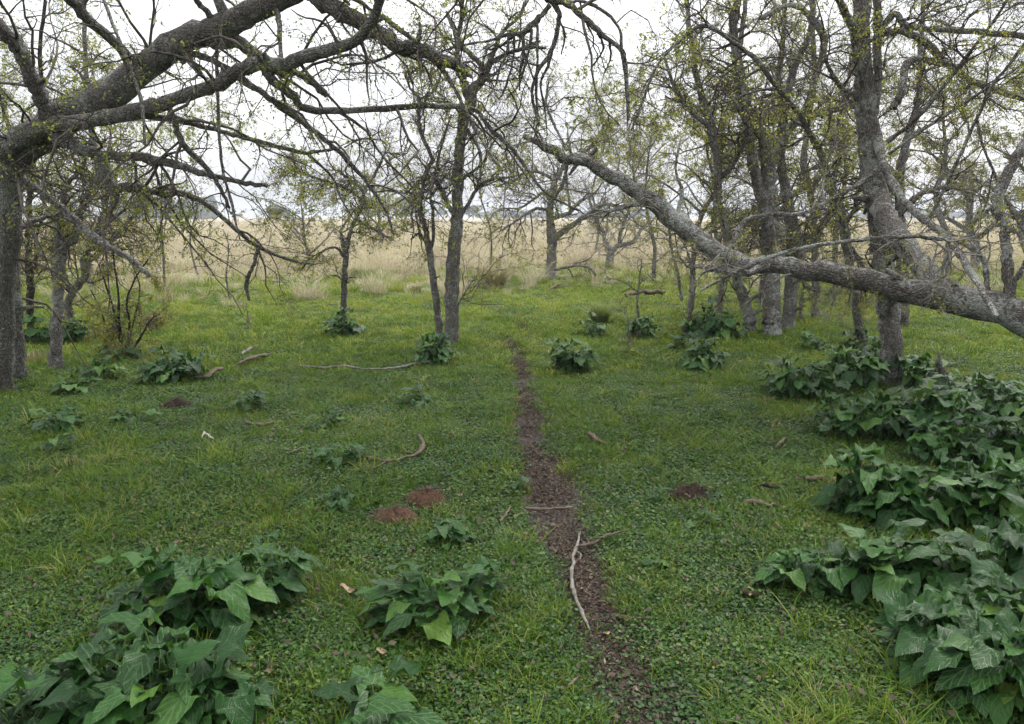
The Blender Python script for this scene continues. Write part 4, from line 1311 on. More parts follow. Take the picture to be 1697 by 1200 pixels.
def build_background_trees():
    A = auto_tree
    A("pale bushy tree in the field beyond the hanging dark branches", 512, 448, 3.4, 1.6, 51, M_BARK, M_TWIGP, M_LEAFP, 1.1, 1.2, 0.05, 5, nl=7, low=0.12)
    A("faint grey-green tree in the field, left of the two slim stems", 632, 412, 4.6, 2.2, 52, M_BARK, M_TWIGP, M_LEAFP, 0.9, 1.5, 0.08, 5, nl=7, low=0.15)
    A("yellow-leaved tall tree beyond the forked field-edge tree", 985, 425, 8.6, 2.1, 53, M_BARK, M_TWIGP, M_LEAF, 1.0, 1.8, 0.06, 4, low=0.5)
    A("twiggy tree between the pale low tree and the leaning limb", 1082, 468, 5.6, 1.7, 54, M_BARK, M_TWIGP, M_LEAF, 1.1, 1.3, 0.045, 6)
    A("slim leafy tree just left of the clump of trunks", 1142, 520, 4.8, 1.4, 55, M_BARK, M_TWIG, M_LEAF, 1.1, 1.7, 0.038, 9)
    A("twisted sapling-like tree before the clump, among dark leaves", 1189, 520, 4.6, 1.2, 56, M_BARK, M_TWIG, M_LEAF, 0.8, 1.2, 0.036, 9)
    A("leafy tree filling the gap behind the clump of trunks", 1262, 492, 5.6, 1.8, 57, M_BARK, M_TWIG, M_LEAF, 1.2, 1.8, 0.04, 9)
    A("leafy tree behind the thin trunk that arches back left", 1392, 488, 5.4, 1.8, 58, M_BARK, M_TWIG, M_LEAF, 1.2, 1.8, 0.04, 9)
    A("round-crowned low tree in the open at the right", 1612, 452, 4.2, 2.0, 59, M_BARK, M_TWIG, M_LEAFP, 1.2, 2.2, 0.055, 14, nl=7, low=0.22)
    A("tall airy tree behind the right-hand open grass", 1560, 470, 6.6, 1.7, 60, M_BARK, M_TWIG, M_LEAFP, 1.0, 1.4, 0.05, 10, low=0.45)
    A("low spreading tree at the far right edge of the clearing", 1692, 470, 4.6, 1.9, 61, M_BARKL, M_TWIG, M_LEAFP, 1.0, 1.4, 0.05, 16, nl=6)
    A("leafy tree crowding behind the arching tree at the left edge", 22, 520, 5.2, 1.9, 62, M_BARKD, M_TWIG, M_LEAF, 0.9, 1.3, 0.04, 10)
    A("yellowish tree behind the leaning crooked trunk", 152, 490, 5.6, 1.9, 63, M_BARK, M_TWIG, M_LEAF, 0.8, 0.8, 0.042, 9)
    A("light tree seen through the arching limb's branches", 330, 462, 6.6, 2.0, 64, M_BARK, M_TWIGP, M_LEAFG, 0.9, 1.2, 0.05, 3, low=0.5)
    A("tall thin tree behind the slender forked tree", 812, 450, 7.4, 1.7, 65, M_BARK, M_TWIGP, M_LEAF, 0.9, 1.2, 0.05, 3, low=0.55)


build_background_trees()


# ------------------------------------------------------------------ saplings and shrubs
def sapling(label, s, n1, leaves, seed, twig=None, bark=None, leaf=None, d=None, lsize=0.03, l1=(0.1, 0.4), up=0.2, name="sapling", extra=()):
    P = parse(s)
    t = Tree(name, label, seed, bark or M_BARK, twig or M_TWIG, leaf or M_LEAF, cat="sapling", group="thin saplings on the lawn")
    t.limb("stem", s, d or gdist(P[0][1]), 0.0, 6, True)
    for e in extra:
        t.limb("branch", e, None, 0.0, 5)
    t.done(n1=n1, l1=l1, n2=n1 * 5, l2=(0.06, 0.22), n3=n1 * 14, l3=(0.03, 0.1), leaves=leaves, lsize=lsize, up=up, wander=0.35, t0=0.2, r1=0.006)


def build_saplings():
    sapling("straight thin sapling with a few yellow leaves before the dry field", "272,490,5 271,427,4 268,380,4 267,333,3 268,270,2", 12, 160, 71, l1=(0.2, 0.6))
    sapling("crooked bare wisp beside the hanging branch end", "381,498,3 375,457,3 379,410,2 370,380,2", 6, 10, 72)
    sapling("slim wavy sapling between the clump and the slim straight trunk", "1328,532,7 1327,505,6 1334,470,5 1350,430,4 1362,380,3", 12, 160, 73, l1=(0.2, 0.6))
    sapling("short bare sapling behind the thick trunk of the clump", "1258,518,8 1259,493,7 1262,465,6 1268,420,4", 10, 80, 74, l1=(0.2, 0.6))
    sapling("hair-thin upright sapling right of the slim straight trunk", "1383,512,3 1382,470,3 1384,420,2 1380,350,2", 8, 90, 75, l1=(0.2, 0.5))
    sapling("spindly dry seedling in front of the small feathery bush", "1040,592,3 1041,560,2 1040,525,2 1030,505,1", 6, 20, 76, leaf=M_LEAFP)
    sapling("low dead twig standing in the lawn left of the dark thorny tree", "413,552,2 410,520,2 408,500,1", 3, 4, 77)
    sapling("leafy sapling at the left foot of the leaning limb's bend", "1146,560,10 1143,520,8 1150,470,6 1140,420,4 1120,360,3", 16, 500, 78, l1=(0.3, 0.7))
    sapling("slanting thin sapling under the leaning limb near the field", "1133,500,7 1122,450,6 1112,410,5 1108,370,4 1098,330,2", 14, 300, 79, l1=(0.3, 0.8))
    sapling("dry bramble wisp with tiny leaves beside the fallen log", "1062,540,4 1056,500,4 1060,460,3 1064,430,2", 12, 130, 80, l1=(0.2, 0.6), leaf=M_LEAFP, extra=("1058,485,3 1035,468,2 1005,460,2", "1060,470,2 1085,450,2"))
    # thorn bush on the left
    t = Tree("thorn_bush", "tangled dark thorn bush with yellowish leaves behind the slim trunks", 81, M_BARKD, M_TWIG, M_LEAF, cat="bush")
    d = gdist(592)
    for k, s in enumerate(("205,592,6 198,540,5 196,490,4 190,440,3 186,410,2", "208,592,5 215,540,4 210,500,4 225,460,3 245,430,2", "202,592,5 180,550,4 165,510,3 150,480,2",
                           "210,592,5 235,555,4 250,530,3 265,520,2", "204,592,5 190,520,4 175,470,3 160,430,2", "207,592,4 222,530,3 232,480,3 220,440,2")):
        t.limb("stem", s, d, 0.25 * (k % 3 - 1), 6, k == 0)
    t.done(n1=60, l1=(0.2, 0.6), n2=420, l2=(0.08, 0.25), n3=1900, l3=(0.03, 0.1), leaves=5200, lsize=0.024, up=0.05, wander=0.5, t0=0.1, ang1=(30, 90), r1=0.006)


build_saplings()


def grass_bush(label, x, y, wpx, hpx, seed, mat, name, cat, n=260, wd=0.006, bend=0.5):
    rng = np.random.default_rng(seed)
    p, sc = gpix(x, y)
    me = blades(rng, n, wpx * sc * 0.28, hpx * sc, wd, bend, mat, name)
    o = obj(name, me, None, p)
    tag(o, label, cat, "tufts and low bushes in the grass")
    return o


M_TUFTG = mat_foliage("tuft_green", [(0, (0.045, 0.09, 0.014)), (0.7, (0.10, 0.155, 0.024)), (1, (0.20, 0.17, 0.06))], 0.3, 0.6)
M_TUFTB = mat_foliage("tuft_brown", [(0, (0.11, 0.085, 0.05)), (0.5, (0.23, 0.18, 0.10)), (0.8, (0.22, 0.22, 0.07)), (1, (0.35, 0.28, 0.17))], 0.3, 0.6)
M_TUFTL = mat_foliage("tuft_light", [(0, (0.09, 0.14, 0.035)), (0.7, (0.15, 0.20, 0.05)), (1, (0.22, 0.25, 0.08))], 0.4, 0.6)
for a in (("rounded brown-tipped bush standing in the grass at the field's edge", 820, 476, 56, 44, 91, M_TUFTB, "dry_bush", "bush", 520, 0.008, 0.9),
          ("feathery light green bush before the fallen log", 994, 536, 40, 44, 92, M_TUFTL, "feathery_bush", "bush", 900, 0.004, 1.0),
          ("pale green rounded bush in the dry field", 606, 462, 60, 24, 93, M_TUFTL, "feathery_bush", "bush", 420, 0.010, 1.0),
          ("coarse olive grass tuft beside the thorn bush", 255, 540, 60, 30, 94, M_TUFTB, "grass_tuft", "grass tuft", 300, 0.006),
          ("dark grass tuft in the clearing beyond the track's end", 868, 545, 42, 16, 95, M_TUFTG, "grass_tuft", "grass tuft", 160, 0.006),
          ("tiny dark tuft farther along the line of the track", 877, 524, 14, 12, 96, M_TUFTG, "grass_tuft", "grass tuft", 80, 0.006),
          ("dark low weed beside the small broken-stem tree", 628, 562, 46, 16, 97, M_TUFTG, "grass_tuft", "grass tuft", 200, 0.006),
          ("brown tuft at the foot of the thorn bush", 205, 600, 60, 34, 98, M_TUFTB, "grass_tuft", "grass tuft", 320, 0.006),
          ("grey-green tuft under the slim trunk of the arching tree", 60, 600, 90, 24, 99, M_TUFTB, "grass_tuft", "grass tuft", 320, 0.006),
          ("small tuft of bleached straw behind the two slim stems", 690, 486, 26, 16, 100, M_TUFTB, "grass_tuft", "grass tuft", 120, 0.008)):
    grass_bush(*a)


# ------------------------------------------------------------------ arum plants
def arum_leaf_mesh(i, rng, lean, plen, pitch):
    """one leaf: a curved stalk from the ground and an arrow-shaped wavy blade (blade length 1)"""
    rows = [(-0.42, 0.22), (-0.37, 0.33), (-0.26, 0.41), (-0.12, 0.42), (0.0, 0.39), (0.12, 0.385), (0.26, 0.375), (0.42, 0.335), (0.58, 0.27), (0.73, 0.19), (0.87, 0.10), (0.95, 0.04), (1.0, 0.0)]
    wf = rng.uniform(0.85, 1.15)
    ph = rng.uniform(0, 6.28, 3)
    wav = rng.uniform(0.05, 0.10)
    curl = rng.uniform(0.2, 0.75)
    fold = rng.uniform(-0.35, 0.30)
    V, T, Q = [], [], []
    # stalk
    p0 = np.zeros(3)
    d_out = np.array([1.0, 0, 0])
    th = 0.1
    pts = [p0]
    ns = 5
    for k in range(ns):
        th_k = lean * ((k + 1) / ns) ** 0.8
        pts.append(pts[-1] + np.array([math.sin(th_k), 0, math.cos(th_k)]) * plen / ns)
    pts = np.array(pts)
    kk = 4
    for k, p in enumerate(pts):
        r = 0.032 - 0.003 * k
        for a in range(kk):
            an = a * math.pi / 2 + 0.785
            V.append(p + np.array([math.cos(an) * r, math.sin(an) * r, 0]))
            T.append((0.3, 0.0, 1.0))
    for k in range(len(pts) - 1):
        for a in range(kk):
            b = k * kk
            Q.append((b + a, b + (a + 1) % kk, b + kk + (a + 1) % kk, b + kk + a))
    tip = pts[-1]
    off = len(V)
    # blade, built along +x then pitched down
    cols = [-1, -0.7, -0.35, 0, 0.35, 0.7, 1]
    cp, sp = math.cos(pitch), math.sin(pitch)
    for (u, w) in rows:
        for c in cols:
            if u < 0:
                inner = 0.05 + 0.55 * (-u) * 0.9
                y = (math.copysign(1, c) * (inner + (w * wf - inner) * (abs(c)))) if c else 0.0
                uu = u if c else 0.0
                if c == 0:
                    y = 0.0
            else:
                y = c * w * wf
                uu = u
            z = wav * math.sin(uu * 9 + ph[0] + (2 if y > 0 else 0)) * (abs(y) / 0.3) ** 1.3
            z += wav * 0.6 * math.sin(uu * 17 + ph[1] + 3 * y) * abs(y) / 0.3
            z += fold * abs(y) * (1 - 0.5 * abs(uu)) - curl * (uu ** 2) * 0.45 - (0.35 * (uu ** 2) if uu < 0 else 0)
            q = np.array([uu, y, z])
            q = np.array([q[0] * cp + q[2] * sp, q[1], -q[0] * sp + q[2] * cp])
            V.append(tip + q)
            T.append((y / 0.45, uu, 0.0))
    R, C = len(rows), 7
    for r in range(R - 1):
        for c in range(6):
            if rows[r][0] < 0 and rows[r + 1][0] <= 0 and c in (2, 3):
                # lobes: leave the notch open between the inner edges
                if rows[r + 1][0] < 0 or True:
                    continue
            a = off + r * C + c
            Q.append((a, a + 1, a + C + 1, a + C))
    # close the small gap between stalk tip and the first full row
    r0 = [k for k, (u, w) in enumerate(rows) if u == 0.0][0]
    V = np.array(V)
    me = bpy.data.meshes.new("leaf_blade_%d" % i)
    me.from_pydata([tuple(v) for v in V], [], Q)
    me.polygons.foreach_set("use_smooth", np.ones(len(Q), bool))
    a = me.attributes.new("tc", 'FLOAT_VECTOR', 'POINT')
    a.data.foreach_set("vector", np.array(T, np.float32).ravel())
    me.materials.append(M_ARUM)
    return me


def build_arums():
    rng = np.random.default_rng(77)
    inner, mid, outer = [], [], []
    for i in range(7):
        inner.append(arum_leaf_mesh(i, rng, rng.uniform(0.15, 0.5), rng.uniform(1.2, 1.6), rng.uniform(-0.35, 0.2)))
    for i in range(8):
        mid.append(arum_leaf_mesh(10 + i, rng, rng.uniform(0.5, 0.95), rng.uniform(1.05, 1.4), rng.uniform(-0.25, 0.4)))
    for i in range(8):
        outer.append(arum_leaf_mesh(20 + i, rng, rng.uniform(0.9, 1.35), rng.uniform(0.75, 1.15), rng.uniform(-0.1, 0.6)))
    # x of centre, y of the foot, half width px, leaves, leaf length m, height factor, depth factor, label
    D = [
        (330, 1050, 112, 46, 0.185, 1.0, 0.6, "large marbled arum clump at lower left, upper one of the two"),
        (425, 1005, 80, 32, 0.165, 1.0, 0.7, "right-hand shoulder of the large lower-left arum clumps"),
        (255, 1215, 185, 72, 0.175, 0.95, 0.5, "biggest arum clump, cut by the bottom edge at lower left"),
        (60, 1225, 60, 12, 0.16, 0.8, 0.6, "few arum leaves in the bottom left corner"),
        (728, 1045, 94, 34, 0.175, 0.82, 0.7, "single rounded arum clump in the foreground, left of the pale stick"),
        (745, 905, 42, 14, 0.115, 0.9, 0.7, "small arum beside the reddish-brown heaps"),
        (558, 852, 30, 9, 0.11, 0.9, 0.7, "small weak arum left of the reddish-brown heaps"),
        (562, 775, 34, 16, 0.115, 0.9, 0.7, "small arum at the end of the bent stick"),
        (544, 712, 22, 8, 0.12, 0.8, 0.7, "tiny arum left above the bent stick"),
        (685, 670, 24, 12, 0.13, 0.75, 0.7, "tiny arum below the long thin stick"),
        (412, 678, 19, 9, 0.14, 0.8, 0.7, "tiny upright arum below the short stick pieces"),
        (95, 716, 38, 18, 0.14, 0.8, 0.7, "flat arum at left on the lawn"),
        (92, 752, 20, 6, 0.12, 0.8, 0.7, "sparse arum just below the flat one at left"),
        (215, 702, 22, 6, 0.12, 0.8, 0.7, "sparse arum left of the dark dung pat"),
        (289, 634, 58, 52, 0.17, 0.95, 0.7, "dense rounded arum clump right of the thorn bush"),
        (165, 632, 26, 12, 0.16, 0.9, 0.7, "arum sprawling right of the mossy slim trunk's foot"),
        (120, 652, 30, 12, 0.15, 0.7, 0.7, "low arum before the mossy slim trunk"),
        (207, 600, 30, 16, 0.17, 0.9, 0.7, "arum growing inside the thorn bush"),
        (70, 570, 34, 30, 0.19, 1.0, 0.8, "arum clump between the arching tree and slim trunk"),
        (125, 568, 30, 26, 0.19, 1.0, 0.8, "arum clump at the foot of the leaning crooked trunk"),
        (570, 560, 32, 38, 0.19, 0.95, 0.8, "compact arum clump at the broken-stem tree's foot"),
        (720, 605, 37, 38, 0.19, 1.0, 0.8, "arum clump at the foot of the two slim stems"),
        (944, 617, 30, 38, 0.175, 1.1, 0.8, "compact dark arum clump just right of the track"),
        (1168, 616, 31, 38, 0.175, 0.95, 0.8, "compact arum clump alone on the lawn before the tree clump"),
        (1068, 562, 24, 24, 0.19, 1.0, 0.8, "arum clump below the fallen log"),
        (988, 557, 17, 12, 0.18, 0.9, 0.8, "small arum under the feathery bush"),
        (1180, 562, 52, 62, 0.20, 1.15, 0.8, "broad arum clump left of the slanting trunk"),
        (1128, 582, 14, 8, 0.17, 0.8, 0.8, "tiny arum left of the lone compact clump"),
        (1352, 580, 16, 9, 0.17, 0.8, 0.8, "tiny arum right of the clump of trunks"),
        (1330, 662, 55, 60, 0.175, 1.0, 0.7, "front left of the arum bank under the upright trunk"),
        (1405, 645, 48, 52, 0.185, 1.1, 0.7, "arum at the foot of the thin trunk under the leaning limb"),
        (1425, 606, 40, 36, 0.19, 1.1, 0.7, "arum behind the thin trunk under the leaning limb"),
        (1523, 645, 30, 30, 0.18, 1.0, 0.7, "arum just right of the upright trunk"),
        (1435, 728, 66, 70, 0.17, 1.05, 0.7, "rounded arum clump before the upright trunk"),
        (1530, 725, 46, 40, 0.175, 1.0, 0.8, "arum right of the rounded one before the upright trunk"),
        (1640, 690, 66, 66, 0.18, 1.0, 0.8, "arum bank behind, at the right beyond the old stub"),
        (1600, 775, 80, 60, 0.18, 1.0, 0.7, "middle of the right-hand arum bank"),
        (1520, 868, 88, 70, 0.19, 1.05, 0.6, "tall lush arum of the right bank, above the foreground ones"),
        (1650, 870, 72, 54, 0.19, 1.05, 0.6, "arum of the right bank at the edge, beside the tall lush one"),
        (1450, 858, 60, 46, 0.175, 1.1, 0.6, "left flank of the tall lush arum of the right bank"),
        (1570, 735, 60, 46, 0.175, 1.1, 0.7, "arum of the right bank just below the old stub"),
        (1690, 780, 50, 36, 0.18, 1.1, 0.7, "arum cut by the right edge behind the tall lush one"),
        (1690, 985, 60, 36, 0.18, 1.1, 0.6, "arum cut by the right edge in the foreground bank"),
        (1640, 1085, 66, 36, 0.18, 1.0, 0.6, "arum between the foremost right ones and the foreground bank"),
        (1345, 975, 66, 34, 0.145, 0.85, 0.6, "low spreading tip of the right-hand arum bank"),
        (1460, 985, 70, 42, 0.165, 0.95, 0.6, "arum in the foreground bank next to its spreading tip"),
        (1600, 1000, 84, 46, 0.18, 1.0, 0.6, "arum in the foreground bank, by the right edge"),
        (1560, 1110, 72, 34, 0.175, 0.95, 0.6, "foremost right arum, left part with drooping leaves"),
        (1665, 1170, 66, 36, 0.185, 1.0, 0.6, "foremost right arum at the bottom right edge"),
        (610, 1205, 70, 4, 0.21, 0.6, 0.6, "few pale arum leaves at the bottom, left of centre"),
        (595, 1255, 40, 4, 0.17, 0.75, 0.6, "arum leaf tips cut by the bottom edge"),
        (1068, 838, 22, 6, 0.09, 0.8, 0.7, "arum seedling left of the dark dung"),
        (1085, 942, 16, 4, 0.085, 0.6, 0.7, "arum seedling right of the pale stick"),
        (850, 812, 12, 3, 0.10, 0.8, 0.7, "lone arum seedling at the track's left edge"),
        (1160, 868, 20, 4, 0.085, 0.5, 0.7, "flat arum seedling below the dark dung"),
    ]
    for (x, y, hw, n, s, hf, df, label) in D:
        n, s = int(n * (2.3 if y > 850 and n > 12 else 1.9) + 0.5), s * (0.64 if y > 850 and n > 12 else 0.72)
        hf *= 1.3
        if x > 1270 and y > 590:
            hw *= 1.32
            n = int(n * 1.1)
        p, sc = gpix(x, y)
        r = hw * sc
        rin = max(r - s * 0.95, r * 0.25)
        # the foot row is the front of the clump: its middle stands deeper
        cy = p[1] + rin * df * 0.6
        cx = p[0] * cy / p[1]
        root = bpy.data.objects.new("arum_plant", None)
        root.empty_display_size = 0.1
        COL.objects.link(root)
        root.location = (cx, cy, gz(cx, cy))
        tag(root, label, "plant", "arum plants on the lawn")
        nb = max(1, int(round(n / 6)))
        bases = []
        for b in range(nb):
            a = b * 2.39996 + rng.uniform(-0.3, 0.3)
            rr = math.sqrt((b + 0.4) / nb)
            bases.append((rr * math.cos(a), rr * math.sin(a), rr))
        for k in range(n):
            bx, by, rr = bases[k % nb]
            ox, oy = bx * rin + rng.normal(0, 0.02), by * rin * df + rng.normal(0, 0.02)
            oa = math.atan2(oy, ox) if rr > 0.3 else rng.uniform(-math.pi, math.pi)
            u = rng.uniform()
            if rr < 0.5 or nb == 1:
                pool = inner if u < 0.35 else (mid if u < 0.8 else outer)
            else:
                pool = inner if u < 0.15 else (mid if u < 0.5 else outer)
            spread = 2.4 if nb == 1 or rr < 0.4 else 1.0
            az = oa + rng.normal(0, spread)
            if nb == 1:
                az = k * 2.4 + rng.uniform(-0.4, 0.4)
            o = bpy.data.objects.new("leaf", pool[rng.integers(len(pool))])
            COL.objects.link(o)
            o.parent = root
            z = float(gz(cx + ox, cy + oy) - gz(cx, cy)) - 0.01
            o.location = (ox, oy, z)
            sz = s * rng.choice([rng.uniform(0.45, 0.75), rng.uniform(0.75, 1.1), rng.uniform(1.05, 1.4)], p=[0.3, 0.45, 0.25])
            o.scale = (sz, sz, sz * hf * (1.12 if rr < 0.5 and nb > 2 else 1.0))
            o.rotation_euler = (rng.normal(0, 0.12), rng.normal(0, 0.12), az)


build_arums()


# ------------------------------------------------------------------ sticks, dung, log, stub
def stick(label, s, mat, seed, k=7, name="fallen_stick", lift=0.012, group="sticks lying on the lawn", twigs=()):
    rng = np.random.default_rng(seed)

    def one(s):
        P = parse(s)
        pts, rad = [], []
        for x, y, w in P:
            p, sc = gpix(x, y)
            r = w * sc / 2 * 0.8
            pts.append(p + np.array([0, 0, r * 0.7 + lift + 0.018]))
            rad.append(r)
        q, r = spline(np.array(pts), np.array(rad), max(8, len(P) * 4))
        q = q + rng.normal(size=q.shape) * r[:, None] * 0.3
        r = r * rng.uniform(0.78, 1.18, len(r))
        r[0] *= 0.55
        r[-1] *= 0.6
        return q, r
    q, r = one(s)
    base = q[0].copy()
    V, Q, tc = tube(q - base, r, k, rng, 0.10)
    # close the other end
    o = obj(name, limb_mesh(name, V, Q, mat, tc), None, base)
    tag(o, label, "stick", group)
    for e in twigs:
        q, r = one(e)
        V, Q, tc = tube(q - base, r, 6, rng, 0.1)
        obj("side_twig", limb_mesh("side_twig", V, Q, mat, tc), o)
    return o


def build_sticks():
    S = stick
    S("long pale bare stick lying along the muddy track", "962,884,4 957,905,7 950,930,8 947,955,8 950,985,8 962,1015,8 977,1047,7", M_STICKP, 1, 9, lift=0.02, twigs=("955,915,4 963,922,4 960,930,3",))
    S("brown stick lying across the long pale one", "955,912,6 985,905,6 1005,897,6 1040,892,3", M_STICKB, 2, lift=0.03)
    S("straight brown stick lying across the track above the pale one", "868,845,6 900,844,6 930,843,6 951,840,4", M_STICKB, 3, lift=0.02)
    S("short stick at the track's left edge beside the crossing stick", "829,868,5 838,856,7 846,844,4", M_STICKB, 4)
    S("short thick grey stick right of the pale stick's lower end", "1020,1019,6 1045,1025,7 1078,1031,4", M_STICKB, 5)
    S("small stick piece near the bottom of the track", "941,1153,5 952,1143,7 962,1134,5", M_STICKB, 6)
    S("longest thin stick lying before the two slim stems", "487,611,3 530,614,4 570,612,5 612,619,4 660,616,5 690,609,5 720,607,6 753,598,4", M_STICKP, 7, lift=0.025)
    S("bent forked stick lying left of the track", "603,768,4 625,771,4 640,776,5 665,770,5 690,762,7 702,750,8 698,738,7 695,730,6", M_STICKB, 8, lift=0.02, twigs=("640,776,4 628,784,3 610,790,2",))
    S("straight brown stick behind the dense left arum", "395,609,7 420,602,8 452,592,5", M_STICKB, 9, lift=0.02)
    S("dark crooked stick at the right foot of the dense left arum", "326,633,8 345,630,9 356,622,9 370,616,6", M_STICKB, 10, lift=0.02)
    S("grey stick stub beyond the straight brown one", "400,595,5 412,588,8 420,583,6", M_STICKP, 11)
    S("short curved pale brown stick in the left lawn", "406,704,5 425,709,6 440,708,6 458,703,4", M_STICKB, 12)
    S("thin stick below the short curved one on the left", "448,718,2 470,715,3 485,710,2", M_STICKB, 13)
    S("thin reddish stick left of the small arum at the bent stick", "465,762,3 485,759,4 505,748,3", M_STICKB, 14)
    S("pale curled stick right of the track", "976,728,7 982,735,9 991,740,8 1004,744,4", M_STICKB, 15, lift=0.01)
    S("thick brown stick piece before the tall lush right arum", "1333,806,9 1360,803,10 1388,805,10 1414,805,8", M_STICKB, 16, lift=0.015)
    S("short thick stick piece below the dark dung's right", "1233,841,9 1255,844,10 1287,847,7", M_STICKB, 17, lift=0.015)
    S("small dark bark strip between the dung and the thick stick pieces", "1260,813,6 1275,815,7 1292,816,4", M_DUNGD, 18)
    S("little upright bark chip in the right lawn", "1288,748,5 1294,741,8 1301,733,5", M_STICKB, 19, lift=0.03)
    S("small stick left of the right bank's spreading tip", "1283,876,4 1290,883,6 1298,889,4", M_STICKB, 20)
    S("dead branch lying in the pale grass at the field edge", "425,470,3 450,473,3 478,474,2", M_STICKB, 21, lift=0.05)
    S("small dark twig below the forked field-edge tree", "908,487,3 918,481,4 930,476,3", M_STICKB, 22, lift=0.05)
    # fallen log with a ragged end
    S("dark fallen log lying behind the arum below it", "1036,497,8 1050,493,10 1070,492,9 1090,491,8 1102,491,6", M_STICKB, 23, 9, name="fallen_log", lift=0.05, group=None)
    # old stub
    rng = np.random.default_rng(5)
    p, sc = gpix(1584, 648)
    Y = p[1]
    pts, rad = [], []
    for x, y, w in ((1588, 652, 12), (1580, 642, 12), (1568, 628, 11), (1560, 613, 10), (1556, 600, 8), (1557, 585, 4)):
        q, s_ = at(x, y, Y)
        pts.append(q - p)
        rad.append(w * s_ / 2)
    q, r = spline(np.array(pts), np.array(rad), 20)
    V, Q, tc = tube(q, r, 9, rng, 0.12)
    o = obj("broken_stub", limb_mesh("broken_stub", V, Q, M_BARK, tc), None, p)
    tag(o, "old broken stub curving up beside the right arum bank", "stub")
    # curled bone-white stick
    stick("curved bone-white chip standing out in the left lawn", "335,737,2 339,729,5 344,731,5 349,737,4 355,740,2", M_BONE, 30, name="pale_chip", lift=0.03, group=None)


build_sticks()


def heap(label, x, y, wpx, hpx, seed, mat, name="dung_heap", fibre=110, cat="dung", asp=0.75):
    rng = np.random.default_rng(seed)
    p, sc = gpix(x, y)
    R = wpx * sc * 0.66
    Hh = hpx * sc * 0.9
    K, M = 30, 10
    V, T = [], []
    ph = rng.uniform(0, 6.28, 5)
    for m in range(M + 1):
        f = m / M
        for k in range(K):
            a = 2 * math.pi * k / K
            rr = R * f * (1 + 0.14 * math.sin(2 * a + ph[0]) + 0.1 * math.sin(3 * a + ph[1]) + 0.06 * math.sin(7 * a + ph[2]) + rng.normal(0, 0.03))
            z = Hh * 0.8 * (1 - f ** 3.2) * (1 + 0.3 * math.sin(a * 2 + ph[3]) * f + 0.2 * f * math.sin(a * 3 + f * 6 + ph[4])) + rng.normal(0, 0.09) * Hh - 0.02 * f
            V.append((rr * math.cos(a), rr * asp * math.sin(a), z))
    i = np.arange(M)[:, None] * K
    j = np.arange(K)[None]
    Q = np.stack([i + j, i + (j + 1) % K, i + K + (j + 1) % K, i + K + j], -1).reshape(-1, 4)
    o = obj(name, mesh_np(name, V, Q, mat), None, p)
    tag(o, label, cat, "heaps of dung on the lawn")
    if fibre:
        n = fibre
        a = rng.uniform(0, 6.283, n)
        f = np.sqrt(rng.uniform(0, 1.25, n))
        c = np.stack([R * f * np.cos(a), R * asp * f * np.sin(a), np.maximum(Hh * (1 - np.minimum(f, 1) ** 2.6), 0.01) + 0.004], -1)
        d = nrm(np.stack([rng.normal(size=n), rng.normal(size=n), rng.normal(0, 0.4, n)], -1))
        L = rng.uniform(0.02, 0.06, n)[:, None]
        P = np.stack([c - d * L / 2, c + np.array([0, 0, 0.006]), c + d * L / 2], 1)
        Vf, Qf = tubes(P, np.full((n, 3), 0.0009), 3)
        tag(obj("fibres", mesh_np("fibres", Vf, Qf, M_STICKB if mat is M_DUNG else M_DUNG), o), kind="stuff")


heap("reddish-brown dung heap by the track, upper right of the pair", 705, 832, 60, 30, 1, M_DUNG)
heap("flatter reddish-brown dung heap, lower left of the pair", 652, 860, 64, 24, 2, M_DUNG)
heap("dark dung pat on the left lawn", 293, 675, 42, 17, 3, M_DUNGD, fibre=120)
heap("dark brown dung lump on the right lawn", 1142, 826, 58, 30, 4, M_DUNGD, fibre=60)
heap("small brown pat between the track and the tiny arum", 784, 700, 20, 5, 5, M_DUNG, fibre=40)


def dry_leaf(label, x, y, wpx, seed, yaw):
    rng = np.random.default_rng(seed)
    p, sc = gpix(x, y)
    L = wpx * sc
    V, Q = [], []
    U, K = 7, 5
    for a in range(U):
        s = a / (U - 1)
        w = 0.42 * math.sin(math.pi * (0.06 + 0.9 * s)) ** 0.8
        for b in range(K):
            c = b / (K - 1) * 2 - 1
            V.append((L * (s - 0.5), L * w * c, L * (0.28 * c * c * (0.6 + 0.4 * math.sin(s * 5 + seed)) + 0.2 * math.sin(s * 4 + 1)) + rng.normal(0, 0.01) * L))
    for a in range(U - 1):
        for b in range(K - 1):
            i = a * K + b
            Q.append((i, i + 1, i + K + 1, i + K))
    o = obj("dead_leaf", mesh_np("dead_leaf", V, Q, M_DRYLEAF), None, p + np.array([0, 0, 0.03]))
    o.rotation_euler = (0.1, 0.1, yaw)
    tag(o, label, "leaf", "dead leaves on the lawn")


dry_leaf("curled pale brown dead leaf on the lawn before the right arum bank", 1243, 992, 34, 1, 1.2)
dry_leaf("flat reddish dead leaf left of the foreground rounded arum", 576, 992, 24, 2, 0.3)
dry_leaf("small tan dead leaf near the bottom, left of the track", 633, 1098, 18, 3, 0.2)
dry_leaf("brown dead leaf fallen beside the pale stick's lower end", 1003, 1050, 18, 4, 2.0)
dry_leaf("small pale dead leaf near the bottom right", 1473, 1172, 16, 5, 0.9)


